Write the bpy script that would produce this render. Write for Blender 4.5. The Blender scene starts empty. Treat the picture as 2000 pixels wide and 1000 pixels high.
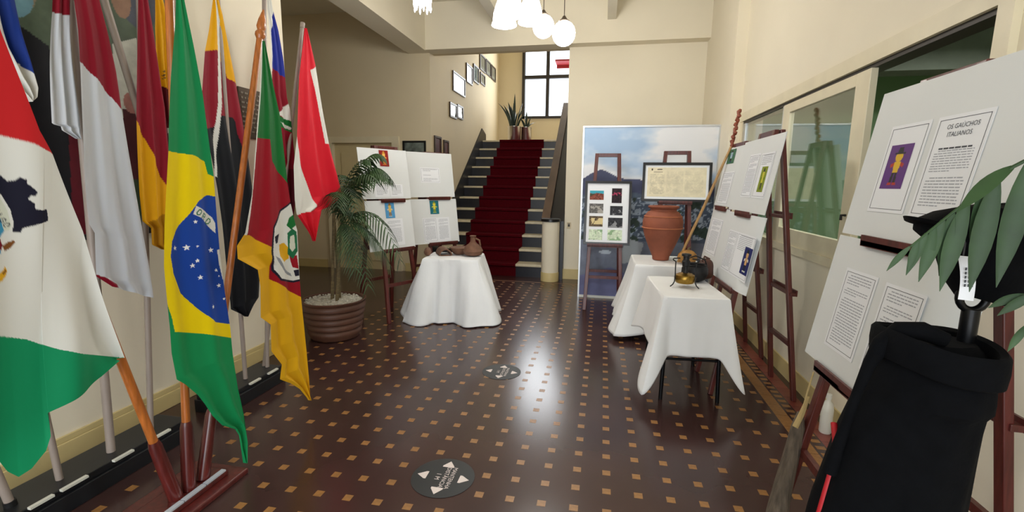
import bpy, math, random
import numpy as np
from mathutils import Matrix, Vector, Euler

# ------------------------------------------------------------------ camera, world, light, exposure
sc = bpy.context.scene
C = sc.collection
YAW, PITCH, ROLL, FPX = -0.18934, -0.15373, 0.01233, 912.6
cam_d = bpy.data.cameras.new('camera')
cam = bpy.data.objects.new('camera', cam_d); C.objects.link(cam)
_f = Vector((math.sin(YAW)*math.cos(PITCH), math.cos(YAW)*math.cos(PITCH), math.sin(PITCH)))
_r = Vector((math.cos(YAW), -math.sin(YAW), 0)); _u = _r.cross(_f)
_r2 = math.cos(ROLL)*_r + math.sin(ROLL)*_u; _u2 = -math.sin(ROLL)*_r + math.cos(ROLL)*_u
M = Matrix((( _r2.x, _u2.x, -_f.x, 0.0), (_r2.y, _u2.y, -_f.y, 0.0), (_r2.z, _u2.z, -_f.z, 1.5), (0, 0, 0, 1)))
cam.matrix_world = M
cam_d.sensor_width = 36; cam_d.lens = 36*FPX/2000; cam_d.clip_start = 0.05
sc.camera = cam

world = bpy.data.worlds.new('overcast_sky'); sc.world = world; world.use_nodes = True
bg = world.node_tree.nodes['Background']
bg.inputs[0].default_value = (0.88, 0.94, 1.0, 1); bg.inputs[1].default_value = 2.6

def area(name, loc, rot, sx, sy, watts, col=(1, 1, 1)):
    d = bpy.data.lights.new(name, 'AREA'); d.shape = 'RECTANGLE'; d.size = sx; d.size_y = sy
    d.energy = watts; d.color = col
    o = bpy.data.objects.new(name, d); C.objects.link(o); o.location = loc; o.rotation_euler = rot
    return o
# daylight through the street entrance behind the camera, and through the stair window
area('entrance_daylight', (-0.65, -2.35, 1.75), (math.radians(90), 0, 0), 3.4, 2.9, 92, (0.93, 0.97, 1.0))
area('stair_window_daylight', (-1.2, 12.28, 4.1), (math.radians(-90), 0, 0), 1.8, 1.8, 80, (0.95, 0.98, 1.0))
area('office_fill_light', (3.0, 3.6, 2.72), (0, 0, 0), 0.6, 0.6, 70, (0.95, 1.0, 0.95))  # unseen fill added to brighten the office behind the glass, no fitting there

sc.view_settings.view_transform = 'Standard'; sc.view_settings.look = 'None'
sc.view_settings.gamma = 1.0; sc.view_settings.use_curve_mapping = False
sc.view_settings.exposure = 0.08

# ------------------------------------------------------------------ helpers
random.seed(7); rng = np.random.default_rng(7)
WM = {}
def lin(c):
    return tuple((v/12.92 if v <= .04045 else ((v+.055)/1.055)**2.4) for v in c)
def hx(h):
    h = h.lstrip('#'); return tuple(int(h[i:i+2], 16)/255 for i in (0, 2, 4))

def mat(name, col, rough=0.5, metal=0.0, noise=0.0, scale=8.0, stretch=(1, 1, 1), bump=0.0, bscale=60.0, spec=0.5, sheen=0.0, coat=0.0, col2=None):
    m = bpy.data.materials.new(name); m.use_nodes = True
    nt = m.node_tree; b = nt.nodes['Principled BSDF']
    c = lin(hx(col)) if isinstance(col, str) else col
    b.inputs['Roughness'].default_value = rough; b.inputs['Metallic'].default_value = metal
    b.inputs['Specular IOR Level'].default_value = spec
    if sheen: b.inputs['Sheen Weight'].default_value = sheen
    if coat: b.inputs['Coat Weight'].default_value = coat; b.inputs['Coat Roughness'].default_value = 0.12
    b.inputs['Base Color'].default_value = (*c, 1)
    tc = nt.nodes.new('ShaderNodeTexCoord'); mp = nt.nodes.new('ShaderNodeMapping'); mp.inputs['Scale'].default_value = stretch
    nt.links.new(tc.outputs['Object'], mp.inputs[0])
    if noise or col2:
        n = nt.nodes.new('ShaderNodeTexNoise'); n.inputs['Scale'].default_value = scale; n.inputs['Detail'].default_value = 5
        nt.links.new(mp.outputs[0], n.inputs['Vector'])
        r = nt.nodes.new('ShaderNodeValToRGB')
        lo = tuple(max(0, v*(1-noise)) for v in c); hi = tuple(min(1, v*(1+noise)) for v in c)
        if col2: hi = lin(hx(col2))
        r.color_ramp.elements[0].position = .32; r.color_ramp.elements[1].position = .68
        r.color_ramp.elements[0].color = (*lo, 1); r.color_ramp.elements[1].color = (*hi, 1)
        nt.links.new(n.outputs['Fac'], r.inputs[0]); nt.links.new(r.outputs[0], b.inputs['Base Color'])
    if bump:
        n2 = nt.nodes.new('ShaderNodeTexNoise'); n2.inputs['Scale'].default_value = bscale; n2.inputs['Detail'].default_value = 3
        nt.links.new(mp.outputs[0], n2.inputs['Vector'])
        bp = nt.nodes.new('ShaderNodeBump'); bp.inputs['Strength'].default_value = bump; bp.inputs['Distance'].default_value = .01
        nt.links.new(n2.outputs['Fac'], bp.inputs['Height']); nt.links.new(bp.outputs[0], b.inputs['Normal'])
    return m

def mat_vcol(name, rough=0.6, sheen=0.0, coat=0.0, weave=0.0):
    m = bpy.data.materials.new(name); m.use_nodes = True; nt = m.node_tree; b = nt.nodes['Principled BSDF']
    a = nt.nodes.new('ShaderNodeVertexColor'); a.layer_name = 'Col'
    nt.links.new(a.outputs[0], b.inputs['Base Color']); b.inputs['Roughness'].default_value = rough; b.inputs['Specular IOR Level'].default_value = .18
    if sheen: b.inputs['Sheen Weight'].default_value = sheen
    if coat: b.inputs['Coat Weight'].default_value = coat; b.inputs['Coat Roughness'].default_value = 0.08
    if weave:
        tc = nt.nodes.new('ShaderNodeTexCoord'); n = nt.nodes.new('ShaderNodeTexNoise'); n.inputs['Scale'].default_value = 9
        bp = nt.nodes.new('ShaderNodeBump'); bp.inputs['Strength'].default_value = weave; bp.inputs['Distance'].default_value = .02
        nt.links.new(tc.outputs['Object'], n.inputs['Vector']); nt.links.new(n.outputs['Fac'], bp.inputs['Height']); nt.links.new(bp.outputs[0], b.inputs['Normal'])
    return m

def mat_emit(name, col, strength):
    m = bpy.data.materials.new(name); m.use_nodes = True; b = m.node_tree.nodes['Principled BSDF']
    b.inputs['Base Color'].default_value = (.9, .9, .9, 1); b.inputs['Roughness'].default_value = .25
    b.inputs['Emission Color'].default_value = (*col, 1); b.inputs['Emission Strength'].default_value = strength
    return m

def mat_glass(name, tint=(1, 1, 1), gloss=0.12):
    m = bpy.data.materials.new(name); m.use_nodes = True; nt = m.node_tree
    for n in list(nt.nodes): nt.nodes.remove(n)
    o = nt.nodes.new('ShaderNodeOutputMaterial'); t = nt.nodes.new('ShaderNodeBsdfTransparent'); g = nt.nodes.new('ShaderNodeBsdfGlossy')
    t.inputs[0].default_value = (*tint, 1); g.inputs['Roughness'].default_value = 0.02
    lw = nt.nodes.new('ShaderNodeLayerWeight'); f = nt.nodes.new('ShaderNodeMath'); f.operation = 'POWER'; f.inputs[1].default_value = 4.0
    nt.links.new(lw.outputs['Facing'], f.inputs[0])
    ad = nt.nodes.new('ShaderNodeMath'); ad.operation = 'ADD'; ad.use_clamp = True; ad.inputs[1].default_value = gloss
    nt.links.new(f.outputs[0], ad.inputs[0])
    mx = nt.nodes.new('ShaderNodeMixShader'); nt.links.new(ad.outputs[0], mx.inputs[0]); nt.links.new(t.outputs[0], mx.inputs[1]); nt.links.new(g.outputs[0], mx.inputs[2])
    nt.links.new(mx.outputs[0], o.inputs[0])
    return m

def mat_sheer(name, col, opacity):
    m = mat(name, col, .8, sheen=.2)
    m.node_tree.nodes['Principled BSDF'].inputs['Alpha'].default_value = opacity
    return m

def tag(o, label=None, cat=None, group=None, kind=None):
    if label: o['label'] = label
    if cat: o['category'] = cat
    if group: o['group'] = group
    if kind: o['kind'] = kind
    return o

def thing(name, label, cat, loc=(0, 0, 0), rot=(0, 0, 0), group=None):
    o = bpy.data.objects.new(name, None); C.objects.link(o)
    o.location = loc; o.rotation_euler = rot; o.empty_display_size = .1
    WM[o] = Matrix.LocRotScale(Vector(loc), Euler(rot), None)
    return tag(o, label, cat, group)

def link(name, me, m, parent=None, world=False):
    o = bpy.data.objects.new(name, me); C.objects.link(o)
    if m is not None and not me.materials: me.materials.append(m)
    if parent is not None:
        o.parent = parent; WM[o] = WM[parent]
    else: WM[o] = Matrix.Identity(4)
    return o

class MB:
    def __init__(s): s.v = []; s.f = []
    def add(s, vs, fs):
        b = len(s.v); s.v += [tuple(map(float, p)) for p in vs]; s.f += [tuple(b+i for i in f) for f in fs]; return s
    def box(s, x0, x1, y0, y1, z0, z1):
        return s.add([(x0,y0,z0),(x1,y0,z0),(x1,y1,z0),(x0,y1,z0),(x0,y0,z1),(x1,y0,z1),(x1,y1,z1),(x0,y1,z1)],
                     [(0,3,2,1),(4,5,6,7),(0,1,5,4),(1,2,6,5),(2,3,7,6),(3,0,4,7)])
    def bar(s, p0, p1, w, h, side=(1, 0, 0)):
        # rectangular bar from p0 to p1, w along 'side', h across
        p0, p1 = Vector(p0), Vector(p1); d = (p1-p0).normalized(); sd = Vector(side); sd = (sd - d*sd.dot(d)).normalized(); t = d.cross(sd)
        vs = []
        for p in (p0, p1):
            for a, b in ((-1,-1),(1,-1),(1,1),(-1,1)): vs.append(p + sd*a*w/2 + t*b*h/2)
        return s.add(vs, [(0,3,2,1),(4,5,6,7),(0,1,5,4),(1,2,6,5),(2,3,7,6),(3,0,4,7)])
    def tube(s, pts, r, n=10, cap=True):
        pts = [Vector(p) for p in pts]; rs = r if isinstance(r, (list, tuple)) else [r]*len(pts)
        vs = []; fs = []; ref = None
        for i, p in enumerate(pts):
            d = (pts[min(i+1, len(pts)-1)]-pts[max(i-1, 0)]).normalized()
            if ref is None: ref = Vector((0, 0, 1)) if abs(d.z) < .9 else Vector((1, 0, 0))
            a = (ref - d*ref.dot(d)).normalized(); ref = a; b = d.cross(a)
            for k in range(n):
                t = 2*math.pi*k/n; vs.append(p + (a*math.cos(t)+b*math.sin(t))*rs[i])
        for i in range(len(pts)-1):
            for k in range(n): fs.append((i*n+k, i*n+(k+1) % n, (i+1)*n+(k+1) % n, (i+1)*n+k))
        if cap: fs.append(tuple(range(n-1, -1, -1))); fs.append(tuple((len(pts)-1)*n+k for k in range(n)))
        return s.add(vs, fs)
    def lathe(s, prof, c=(0, 0, 0), n=32, sx=1, sy=1):
        vs = []; fs = []
        for r, z in prof:
            for k in range(n):
                t = 2*math.pi*k/n; vs.append((c[0]+r*sx*math.cos(t), c[1]+r*sy*math.sin(t), c[2]+z))
        for i in range(len(prof)-1):
            for k in range(n): fs.append((i*n+k, i*n+(k+1) % n, (i+1)*n+(k+1) % n, (i+1)*n+k))
        fs.append(tuple(range(n-1, -1, -1))); fs.append(tuple((len(prof)-1)*n+k for k in range(n)))
        return s.add(vs, fs)
    def sphere(s, c, rx, ry, rz, n=20, m=12):
        return s.lathe([(max(1e-4, math.sin(math.pi*i/m)), -math.cos(math.pi*i/m)) for i in range(m+1)], (0,0,0), n) if False else s._sph(c, rx, ry, rz, n, m)
    def _sph(s, c, rx, ry, rz, n, m):
        vs = []; fs = []
        for i in range(m+1):
            a = math.pi*i/m; sr = max(1e-4, math.sin(a))
            for k in range(n):
                t = 2*math.pi*k/n; vs.append((c[0]+rx*sr*math.cos(t), c[1]+ry*sr*math.sin(t), c[2]-rz*math.cos(a)))
        for i in range(m):
            for k in range(n): fs.append((i*n+k, i*n+(k+1) % n, (i+1)*n+(k+1) % n, (i+1)*n+k))
        return s.add(vs, fs)
    def build(s, name, m, parent=None, world=False, smooth=False, bevel=0.0):
        me = bpy.data.meshes.new(name); vs = s.v
        if world and parent is not None:
            inv = WM[parent].inverted(); vs = [tuple(inv @ Vector(p)) for p in vs]
        me.from_pydata(vs, [], s.f); me.update()
        if smooth:
            me.polygons.foreach_set('use_smooth', [True]*len(me.polygons))
            try: me.set_sharp_from_angle(angle=math.radians(40))
            except Exception: pass
        o = link(name, me, m, parent)
        if bevel:
            b = o.modifiers.new('bevel', 'BEVEL'); b.width = bevel; b.segments = 2; b.limit_method = 'ANGLE'
        return o

def struct(name, mb, m, parent=None, bevel=0.0, smooth=False):
    o = mb.build(name, m, parent, bevel=bevel, smooth=smooth)
    if parent is None: o['kind'] = 'structure'
    return o

def text_mesh(body, size, font_extrude=0.0):
    cu = bpy.data.curves.new('text', 'FONT'); cu.body = body; cu.size = size; cu.align_x = 'CENTER'; cu.resolution_u = 2; cu.extrude = font_extrude
    o = bpy.data.objects.new('text', cu); C.objects.link(o)
    dg = bpy.context.evaluated_depsgraph_get()
    me = bpy.data.meshes.new_from_object(o.evaluated_get(dg))
    bpy.data.objects.remove(o); me.materials.clear()
    return me

# ---- painting prints onto a fine grid of vertices
COL = {k: hx(v) for k, v in dict(w='dcdcd6', red='c01f24', green='0c8a5a', navy='17172a', pale='cfd2c2', skyb='3d8fb5', maroon='6e1220', gold='d9a520', brown='7a4a1c',
    bgreen='128a50', byel='edd000', bblue='17429e', dgreen='1d6b45', rgreen='0e6a2c', rred='930b1e', byel2='dba613', greyp='8b8f95', gblk='10131a', gyel='e0a406', gred='860e24',
    dkred='5e0a1c', hblue='1d2c8e', hred='d0152a', lav='cdd2da', navyb='14317f', dkyel='b07c06', white='f4f4f4').items()}
def inpoly(P, poly):
    x, y = P[:, 0], P[:, 1]; n = len(poly); c = np.zeros(len(P), bool); j = n-1
    for i in range(n):
        xi, yi = poly[i]; xj, yj = poly[j]
        if yi != yj: c ^= ((yi > y) != (yj > y)) & (x < (xj-xi)*(y-yi)/(yj-yi)+xi)
        j = i
    return c
def near_line(P, pts, w):
    c = np.zeros(len(P), bool)
    for a, b in zip(pts[:-1], pts[1:]):
        a = np.array(a); b = np.array(b); d = b-a; L = max(1e-12, d@d)
        t = np.clip(((P-a)@d)/L, 0, 1); q = P-(a+t[:, None]*d); c |= (q*q).sum(1) < w*w
    return c
GL = {'O': [[(0,.2),(.2,0),(.4,0),(.6,.2),(.6,.8),(.4,1),(.2,1),(0,.8),(0,.2)]], 'R': [[(0,0),(0,1),(.45,1),(.6,.85),(.6,.65),(.45,.5),(0,.5)],[(.3,.5),(.6,0)]],
      'D': [[(0,0),(0,1),(.35,1),(.6,.75),(.6,.25),(.35,0),(0,0)]], 'T': [[(0,1),(.6,1)],[(.3,1),(.3,0)]], 'A': [[(0,0),(.3,1),(.6,0)],[(.12,.4),(.48,.4)]],
      'G': [[(.6,.8),(.4,1),(.2,1),(0,.8),(0,.2),(.2,0),(.4,0),(.6,.2),(.6,.5),(.35,.5)]]}
def paint(P, ops):
    col = np.zeros((len(P), 3)); col[:] = (.8, .8, .8)
    for o in ops:
        if o[0] == 'txt':
            _, ch, c, rv, uv, k = o; c, rv, uv = map(np.array, (c, rv, uv))
            for st in GL[ch]:
                pts = [c + rv*(a-.3) + uv*(b-.5) for a, b in st]
                col[near_line(P, pts, .09*np.linalg.norm(uv))] = COL[k]
        elif o[0] == 'star':
            c, rx, ry = o[1:]
            poly = [(c[0]+rx*(1 if i % 2 == 0 else .42)*math.sin(math.pi*i/5), c[1]+ry*(1 if i % 2 == 0 else .42)*math.cos(math.pi*i/5)) for i in range(10)]
            col[inpoly(P, poly)] = COL['white']
        elif o[0] == 'ell':
            _, k, cx, cy, rx, ry = o[:6]
            col[((P[:, 0]-cx)/rx)**2+((P[:, 1]-cy)/ry)**2 < 1] = COL.get(k, k) if isinstance(k, str) and k in COL else hx(k)
        elif o[0] == 'line':
            col[near_line(P, o[2], o[3])] = hx(o[1])
        else:
            k = COL[o[0]] if o[0] in COL else hx(o[0])
            if o[1] is None: col[:] = k
            else: col[inpoly(P, o[1])] = k
    return col
def set_col(me, srgb):
    a = np.clip(np.asarray(srgb), 0, 1); L = np.where(a <= .04045, a/12.92, ((a+.055)/1.055)**2.4)
    at = me.color_attributes.new('Col', 'FLOAT_COLOR', 'POINT')
    at.data.foreach_set('color', np.hstack([L, np.ones((len(L), 1))]).astype(np.float32).ravel())
def grid_mesh(name, V, nu, nv, srgb, m, parent=None, world=False, flip=False):
    # V: (nv+1)*(nu+1) points
    if world and parent is not None:
        inv = np.array(WM[parent].inverted()); V = V@inv[:3, :3].T + inv[:3, 3]
    i = np.arange(nv)[:, None]*(nu+1)+np.arange(nu)[None, :]
    F = np.stack([i, i+1, i+nu+2, i+nu+1], -1).reshape(-1, 4)
    if flip: F = F[:, ::-1]
    me = bpy.data.meshes.new(name); me.vertices.add(len(V)); me.vertices.foreach_set('co', V.astype(np.float32).ravel())
    me.loops.add(F.size); me.loops.foreach_set('vertex_index', F.astype(np.int32).ravel())
    me.polygons.add(len(F)); me.polygons.foreach_set('loop_start', np.arange(0, F.size, 4, dtype=np.int32))
    me.update(calc_edges=True); me.polygons.foreach_set('use_smooth', [True]*len(F))
    if srgb is not None: set_col(me, srgb)
    return link(name, me, m, parent)
def flat_print(name, w, h, res, ops, m, parent, x0=0, z0=0, y=0, fn=None):
    # vertical print in the parent's x-z plane, painted in its own 0..w, 0..h frame
    nu = max(2, int(w/res)); nv = max(2, int(h/res))
    U, Vv = np.meshgrid(np.linspace(0, w, nu+1), np.linspace(0, h, nv+1))
    P = np.stack([U.ravel(), Vv.ravel()], 1)
    col = paint(P, ops) if fn is None else fn(P)
    V = np.stack([P[:, 0]+x0, np.full(len(P), y), P[:, 1]+z0], 1)
    return grid_mesh(name, V, nu, nv, col, m, parent)

# value noise for prints
def vnoise(P, scale, seed=0, octv=4):
    out = np.zeros(len(P)); amp = 1; tot = 0
    r = np.random.default_rng(seed)
    for o in range(octv):
        T = r.random((64, 64)); q = P*scale*(2**o); i = np.floor(q).astype(int); f = q-i; f = f*f*(3-2*f)
        g = lambda a, b: T[(i[:, 0]+a) % 64, (i[:, 1]+b) % 64]
        out += amp*((g(0,0)*(1-f[:,0])+g(1,0)*f[:,0])*(1-f[:,1])+(g(0,1)*(1-f[:,0])+g(1,1)*f[:,0])*f[:,1]); tot += amp; amp *= .5
    return out/tot

# ------------------------------------------------------------------ materials
m_wall = mat('cream_wall_paint', 'ebe2cc', .75, noise=.025, scale=1.3, bump=.06, bscale=35)
m_wall2 = mat('pale_beige_wall_paint', 'd9cbac', .75, noise=.03, scale=1.1, bump=.06, bscale=35)
m_ceil = mat('ceiling_paint', 'e2dccb', .8, noise=.02)
m_base = mat('yellow_cream_skirting', 'd2bf88', .45, noise=.06, scale=4)
m_floor = mat('polished_brown_floor_tile', '3f2a28', .21, noise=.22, scale=1.6, bump=.008, bscale=9, spec=.5, coat=.0)
m_ochre = mat('ochre_inset_tile', '94693a', .34, noise=.18, scale=40)
m_redtile = mat('dull_red_border_tile', '7a3a30', .35, noise=.15, scale=9)
m_door = mat('cream_door_paint', 'd3c49a', .5, noise=.04, scale=3)
m_track = mat('dark_track_metal', '3a3632', .5, metal=.4)
m_alu = mat('aluminium', 'c9cbcc', .35, metal=.8)
m_frame = mat('cream_frame_paint', 'e0d6ba', .45, noise=.05, scale=5)
m_green = mat('green_office_wall', '86a478', .8, noise=.05, scale=1.2)
m_dkbeam = mat('dark_office_ceiling', '6f7468', .8, noise=.1)
m_glass = mat_glass('window_glass', (.95, .97, .96), .04)
m_glass2 = mat_glass('clear_stair_glass', (.98, .99, 1), .02)
m_black = mat('black_paint', '14151a', .35)
m_riser = mat('dark_slate_riser', '1e2029', .35, noise=.2, scale=3)
m_tread = mat('pale_stone_tread', 'd9cdb0', .45, noise=.08, scale=14)
m_carpet = mat('maroon_carpet', '4e0913', 1.0, noise=.16, scale=40, bump=.2, bscale=260, spec=.05)
m_rail = mat('brown_handrail_wood', '5a4638', .4, noise=.25, scale=6, stretch=(1, .2, 1))
m_wood = mat('mahogany_wood', '55211b', .4, noise=.35, scale=9, stretch=(6, 6, .6), bump=.03, coat=.15)
m_pole = mat('varnished_pole_wood', 'b3672c', .3, noise=.25, scale=10, stretch=(8, 8, .5), coat=.3)
m_sleeve = mat('dark_red_turned_wood', '561d1a', .3, noise=.3, scale=9, stretch=(6, 6, .5), coat=.3)
m_grey = mat('grey_painted_pole', '9a8d84', .45, noise=.1, scale=12, stretch=(4, 4, .4))
m_stand = mat('black_stand_paint', '17191d', .4, noise=.3, scale=6)
m_label = mat('white_label_paper', 'd9d9cf', .6)
m_flag = mat_vcol('printed_flag_polyester', .65, sheen=.03, weave=.0)
m_print = mat_vcol('printed_paper', .55)
m_banner = mat_vcol('printed_banner_vinyl', .42)
m_board = mat('white_poster_board', 'd9dcdc', .6, noise=.02, scale=2)
m_paper = mat('white_paper_sheet', 'e6e8ec', .6)
m_ink = mat('grey_black_print', '3c3f46', .7)
m_inkl = mat('small_grey_print', 'a2a5ac', .7)
m_clothw = mat('creased_white_cloth', 'e6e8ea', .8, noise=.03, scale=3, stretch=(1, 1, .45), bump=.9, bscale=7, sheen=.1)
m_cloth = mat('white_table_cloth', 'e9eaea', .8, noise=.02, scale=4, bump=.08, bscale=14, sheen=.2)
m_sheer = mat_sheer('sheer_white_cloth', 'dfe3e6', .62)
m_terra = mat('terracotta', '8f5039', .75, noise=.22, scale=5, bump=.12, bscale=30)
m_clay = mat('brown_clay', '6b4a37', .8, noise=.25, scale=14, bump=.3, bscale=40)
m_pot = mat('brown_ribbed_pot', '5a3a2c', .5, noise=.15, scale=4)
m_stone = mat('white_pebbles', 'cdc8bb', .8, noise=.2, scale=30)
m_leaf = mat('palm_leaf', '223c1e', .6, noise=.35, scale=6, col2='34552a')
m_leafd = mat('dark_palm_leaf', '223a22', .5, noise=.35, scale=6, col2='3f5f33')
m_stem = mat('palm_stem', '6a5b3c', .7, noise=.4, scale=20, stretch=(1, 1, 4))
m_snake = mat('snake_plant_leaf', '25362c', .45, noise=.4, scale=14)
m_chrome = mat('polished_steel', 'c9c4be', .28, metal=1)
m_brass = mat('aged_brass', '9a7a36', .3, metal=.9, noise=.35, scale=9)
m_iron = mat('dark_iron', '2a2a2b', .5, metal=.6, noise=.3, scale=20)
m_leather = mat('brown_leather', '4a2b20', .55, noise=.3, scale=14, bump=.2)
m_gourd = mat('straw_gourd', 'a3763a', .6, noise=.3, scale=20)
m_bamboo = mat('light_stick_wood', 'b08a55', .5, noise=.25, scale=12, stretch=(6, 6, .6))
m_redstick = mat('carved_red_wood', '8f4a35', .55, noise=.4, scale=35)
m_coat = mat('black_wool', '07080b', .95, noise=.2, scale=30, spec=.12, bump=.1, bscale=120)
m_redcord = mat('red_fabric', 'b01622', .6)
m_bark = mat('weathered_grey_wood', '5e5347', .9, noise=.45, scale=10, stretch=(5, 5, .7), bump=.6, bscale=25)
m_rope = mat('pale_rope', 'b09a6a', .9)
m_white = mat('white_plastic', 'dcdcd4', .4)
m_blackframe = mat('black_frame_lacquer', '0f1014', .3)
m_metal = mat('black_steel_tube', '121316', .3, metal=.5)
m_lampglass = mat_emit('lit_opal_glass', (1.0, .965, .91), 52)
m_lampb = mat_emit('lit_bright_glass', (1.0, .98, .96), 32)
m_bronze = mat('dark_bronze', '4b3f33', .4, metal=.7)
m_sticker = mat('black_floor_sticker', '14181a', .45)
m_arrow = mat('white_sticker_print', 'e2d6d2', .5)
# ------------------------------------------------------------------ the room
XL, XR = -2.78, 1.49          # flag wall and partition wall faces
YB = 7.40                     # wall at the foot of the stairs
ZC = 4.20
floor = struct('floor', MB().box(-6.2, 4.9, -2.9, 12.6, -.12, 0), m_floor)
struct('pavement', MB().box(-14, 14, -9, -2.9, -.2, -.06), mat('grey_pavement', '8c8a86', .8, noise=.1))

# ochre inset tiles: every one on the 15 cm grid
S, OX, OY = .15254, .0766, 3.0756
inset_me = bpy.data.meshes.new('floor_inset')
_b = MB().box(-.0205, .0205, -.0205, .0205, -.004, .0009); inset_me.from_pydata(_b.v, [], _b.f); inset_me.materials.append(m_ochre)
cells = []
for i in range(-17, 8):
    for j in range(-27, 26):
        x, y = OX+i*S, OY-j*S
        if not (-2.52 < x < 1.16 and .9 < y < 6.95): continue
        if -2.1 < x < -1.7 and y < 1.95: continue      # under the wooden flag stand
        if x < -2.28 and y < 2.97: continue
        seen = (y > 1.75) and not (x < -1.2 and y < 2.2 + (-x-1.2)*.2) and not (x > .62 and y < 1.9)
        cells.append((0 if seen else 1, x*x+y*y, x, y))
cells.sort()
rest = MB()
for k, (s_, d_, x, y) in enumerate(cells):
    if k < 300:
        o = bpy.data.objects.new('floor_inset', inset_me); C.objects.link(o); o.parent = floor; o.location = (x, y, 0)
    else: rest.box(x-.0205, x+.0205, y-.0205, y+.0205, -.004, .0009)
tag(rest.build('far_floor_insets', m_ochre, floor), kind='stuff')
# border: a band of ochre tiles with a toothed edge, and dull red tiles beside it
band_me = bpy.data.meshes.new('border_tile'); _b = MB().box(-.04, .04, -.0745, .0745, -.004, .0009); band_me.from_pydata(_b.v, [], _b.f); band_me.materials.append(m_ochre)
tooth_me = bpy.data.meshes.new('border_tooth'); _b = MB().box(-.025, .025, -.018, .018, -.004, .0009); tooth_me.from_pydata(_b.v, [], _b.f); tooth_me.materials.append(m_ochre)
red_me = bpy.data.meshes.new('red_border_tile'); _b = MB().box(-.045, .045, -.0745, .0745, -.004, .0006); red_me.from_pydata(_b.v, [], _b.f); red_me.materials.append(m_redtile)
for j in range(34):
    y = 1.75 + j*S
    for me, x, yy in ((band_me, 1.225, y), (tooth_me, 1.305, y), (tooth_me, 1.305, y+S/2), (red_me, 1.385, y)):
        o = bpy.data.objects.new(me.name, me); C.objects.link(o); o.parent = floor; o.location = (x, yy, 0)
line = MB().box(-2.6, -1.0, 6.99, 7.01, -.004, .0009).box(-1.0, 1.1, 6.99, 7.01, -.004, .0009)
line.build('border_line', m_ochre, floor)

struct('ceiling', MB().box(-6.2, 1.75, -2.9, 7.75, ZC, ZC+.15), m_ceil)
struct('trim_1', MB().box(-.04, .08, -2.7, 7.2, 3.82, ZC), m_ceil)
struct('trim_2', MB().box(-1.62, -1.48, -2.7, 7.2, 3.75, ZC), m_ceil)
# flag wall, its skirting, beam over the opening
struct('wall_left', MB().box(XL-.22, XL, -2.7, 3.83, 0, ZC), m_wall)
struct('baseboard_left', MB().box(XL, XL+.018, -2.7, 3.83, 0, .105).box(XL, XL+.012, -2.7, 3.83, .105, .14), m_base, bevel=.004)
struct('trim_3', MB().box(XL-.34, XL, 3.83, 7.2, 3.51, ZC), m_wall)
struct('trim_4', MB().box(XL-.34, 1.37, 7.2, 7.375, 3.52, ZC).box(XL, 1.37, 7.375, 7.46, 3.52, ZC), m_wall)
# recess on the left
struct('wall_recess_back', MB().box(-6.0, -4.62, 7.38, 7.58, 0, ZC).box(-3.34, XL-.2, 7.38, 7.58, 0, ZC).box(-4.62, -3.34, 7.38, 7.58, 2.22, ZC), m_wall2)
struct('wall_recess_left', MB().box(-6.2, -6.0, 3.6, 7.58, 0, ZC), m_wall2)
struct('wall_recess_front', MB().box(-6.2, XL-.22, 3.6, 3.83, 0, ZC), m_wall2)
struct('baseboard_recess', MB().box(-6.0, -4.72, 7.36, 7.38, 0, .14).box(-3.26, XL, 7.36, 7.38, 0, .14), m_base)
d1 = struct('door_1', MB().box(-4.52, -3.44, 7.42, 7.46, 0, 2.14), m_door)
fr = MB().box(-4.64, -4.52, 7.33, 7.5, 0, 2.14).box(-3.44, -3.32, 7.33, 7.5, 0, 2.14).box(-4.64, -3.32, 7.33, 7.5, 2.14, 2.24)
fr.build('door_frame', m_frame, d1)
for x0, x1 in ((-4.40, -4.02), (-3.92, -3.54)):
    for z0, z1 in ((.15, .95), (1.05, 1.98)):
        MB().box(x0, x1, 7.405, 7.425, z0, z1).build('door_panel', m_door, d1, bevel=.006)
MB().tube([(-3.52, 7.42, 1.0), (-3.52, 7.37, 1.0), (-3.62, 7.37, 1.0)], .01).build('door_handle', m_alu, d1)
# stairwell
struct('wall_stair_left', MB().box(XL-.2, XL, 7.38, 12.6, 0, 6.0), m_wall2)
struct('wall_stair_back', MB().box(XL, -2.16, 12.4, 12.6, 0, 6.0).box(-2.16, -.2, 12.4, 12.6, 0, 3.17).box(-2.16, -.2, 12.4, 12.6, 5.1, 6.0).box(-.2, 1.4, 12.4, 12.6, 0, 6.0), m_wall2)
struct('wall_stair_right', MB().box(-.58, -.42, 7.62, 12.4, 0, 6.0), m_wall2)
struct('ceiling_stairwell', MB().box(XL-.2, 1.4, 7.46, 12.6, 6.0, 6.12), m_ceil)
struct('wall_stair_upper', MB().box(XL, 1.4, 7.47, 7.6, 3.53, 6.0), m_wall2)
w1 = struct('window_1', MB().box(-2.16, -2.09, 12.36, 12.5, 3.17, 5.1).box(-.27, -.2, 12.36, 12.5, 3.17, 5.1).box(-2.16, -.2, 12.36, 12.5, 3.17, 3.23).box(-2.16, -.2, 12.36, 12.5, 5.03, 5.1), m_track)
MB().box(-1.545, -1.465, 12.37, 12.49, 3.23, 5.03).build('window_mullion', m_track, w1)
MB().box(-.9, -.84, 12.37, 12.49, 3.23, 5.03).build('window_mullion', m_track, w1)
MB().box(-2.09, -.27, 12.38, 12.48, 4.16, 4.24).build('window_transom', m_track, w1)
for x0, x1 in ((-2.09, -1.545), (-1.465, -.9), (-.84, -.27)):
    for z0, z1 in ((3.23, 4.16), (4.24, 5.03)):
        MB().box(x0, x1, 12.425, 12.431, z0, z1).build('pane', m_glass2, w1)
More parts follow.
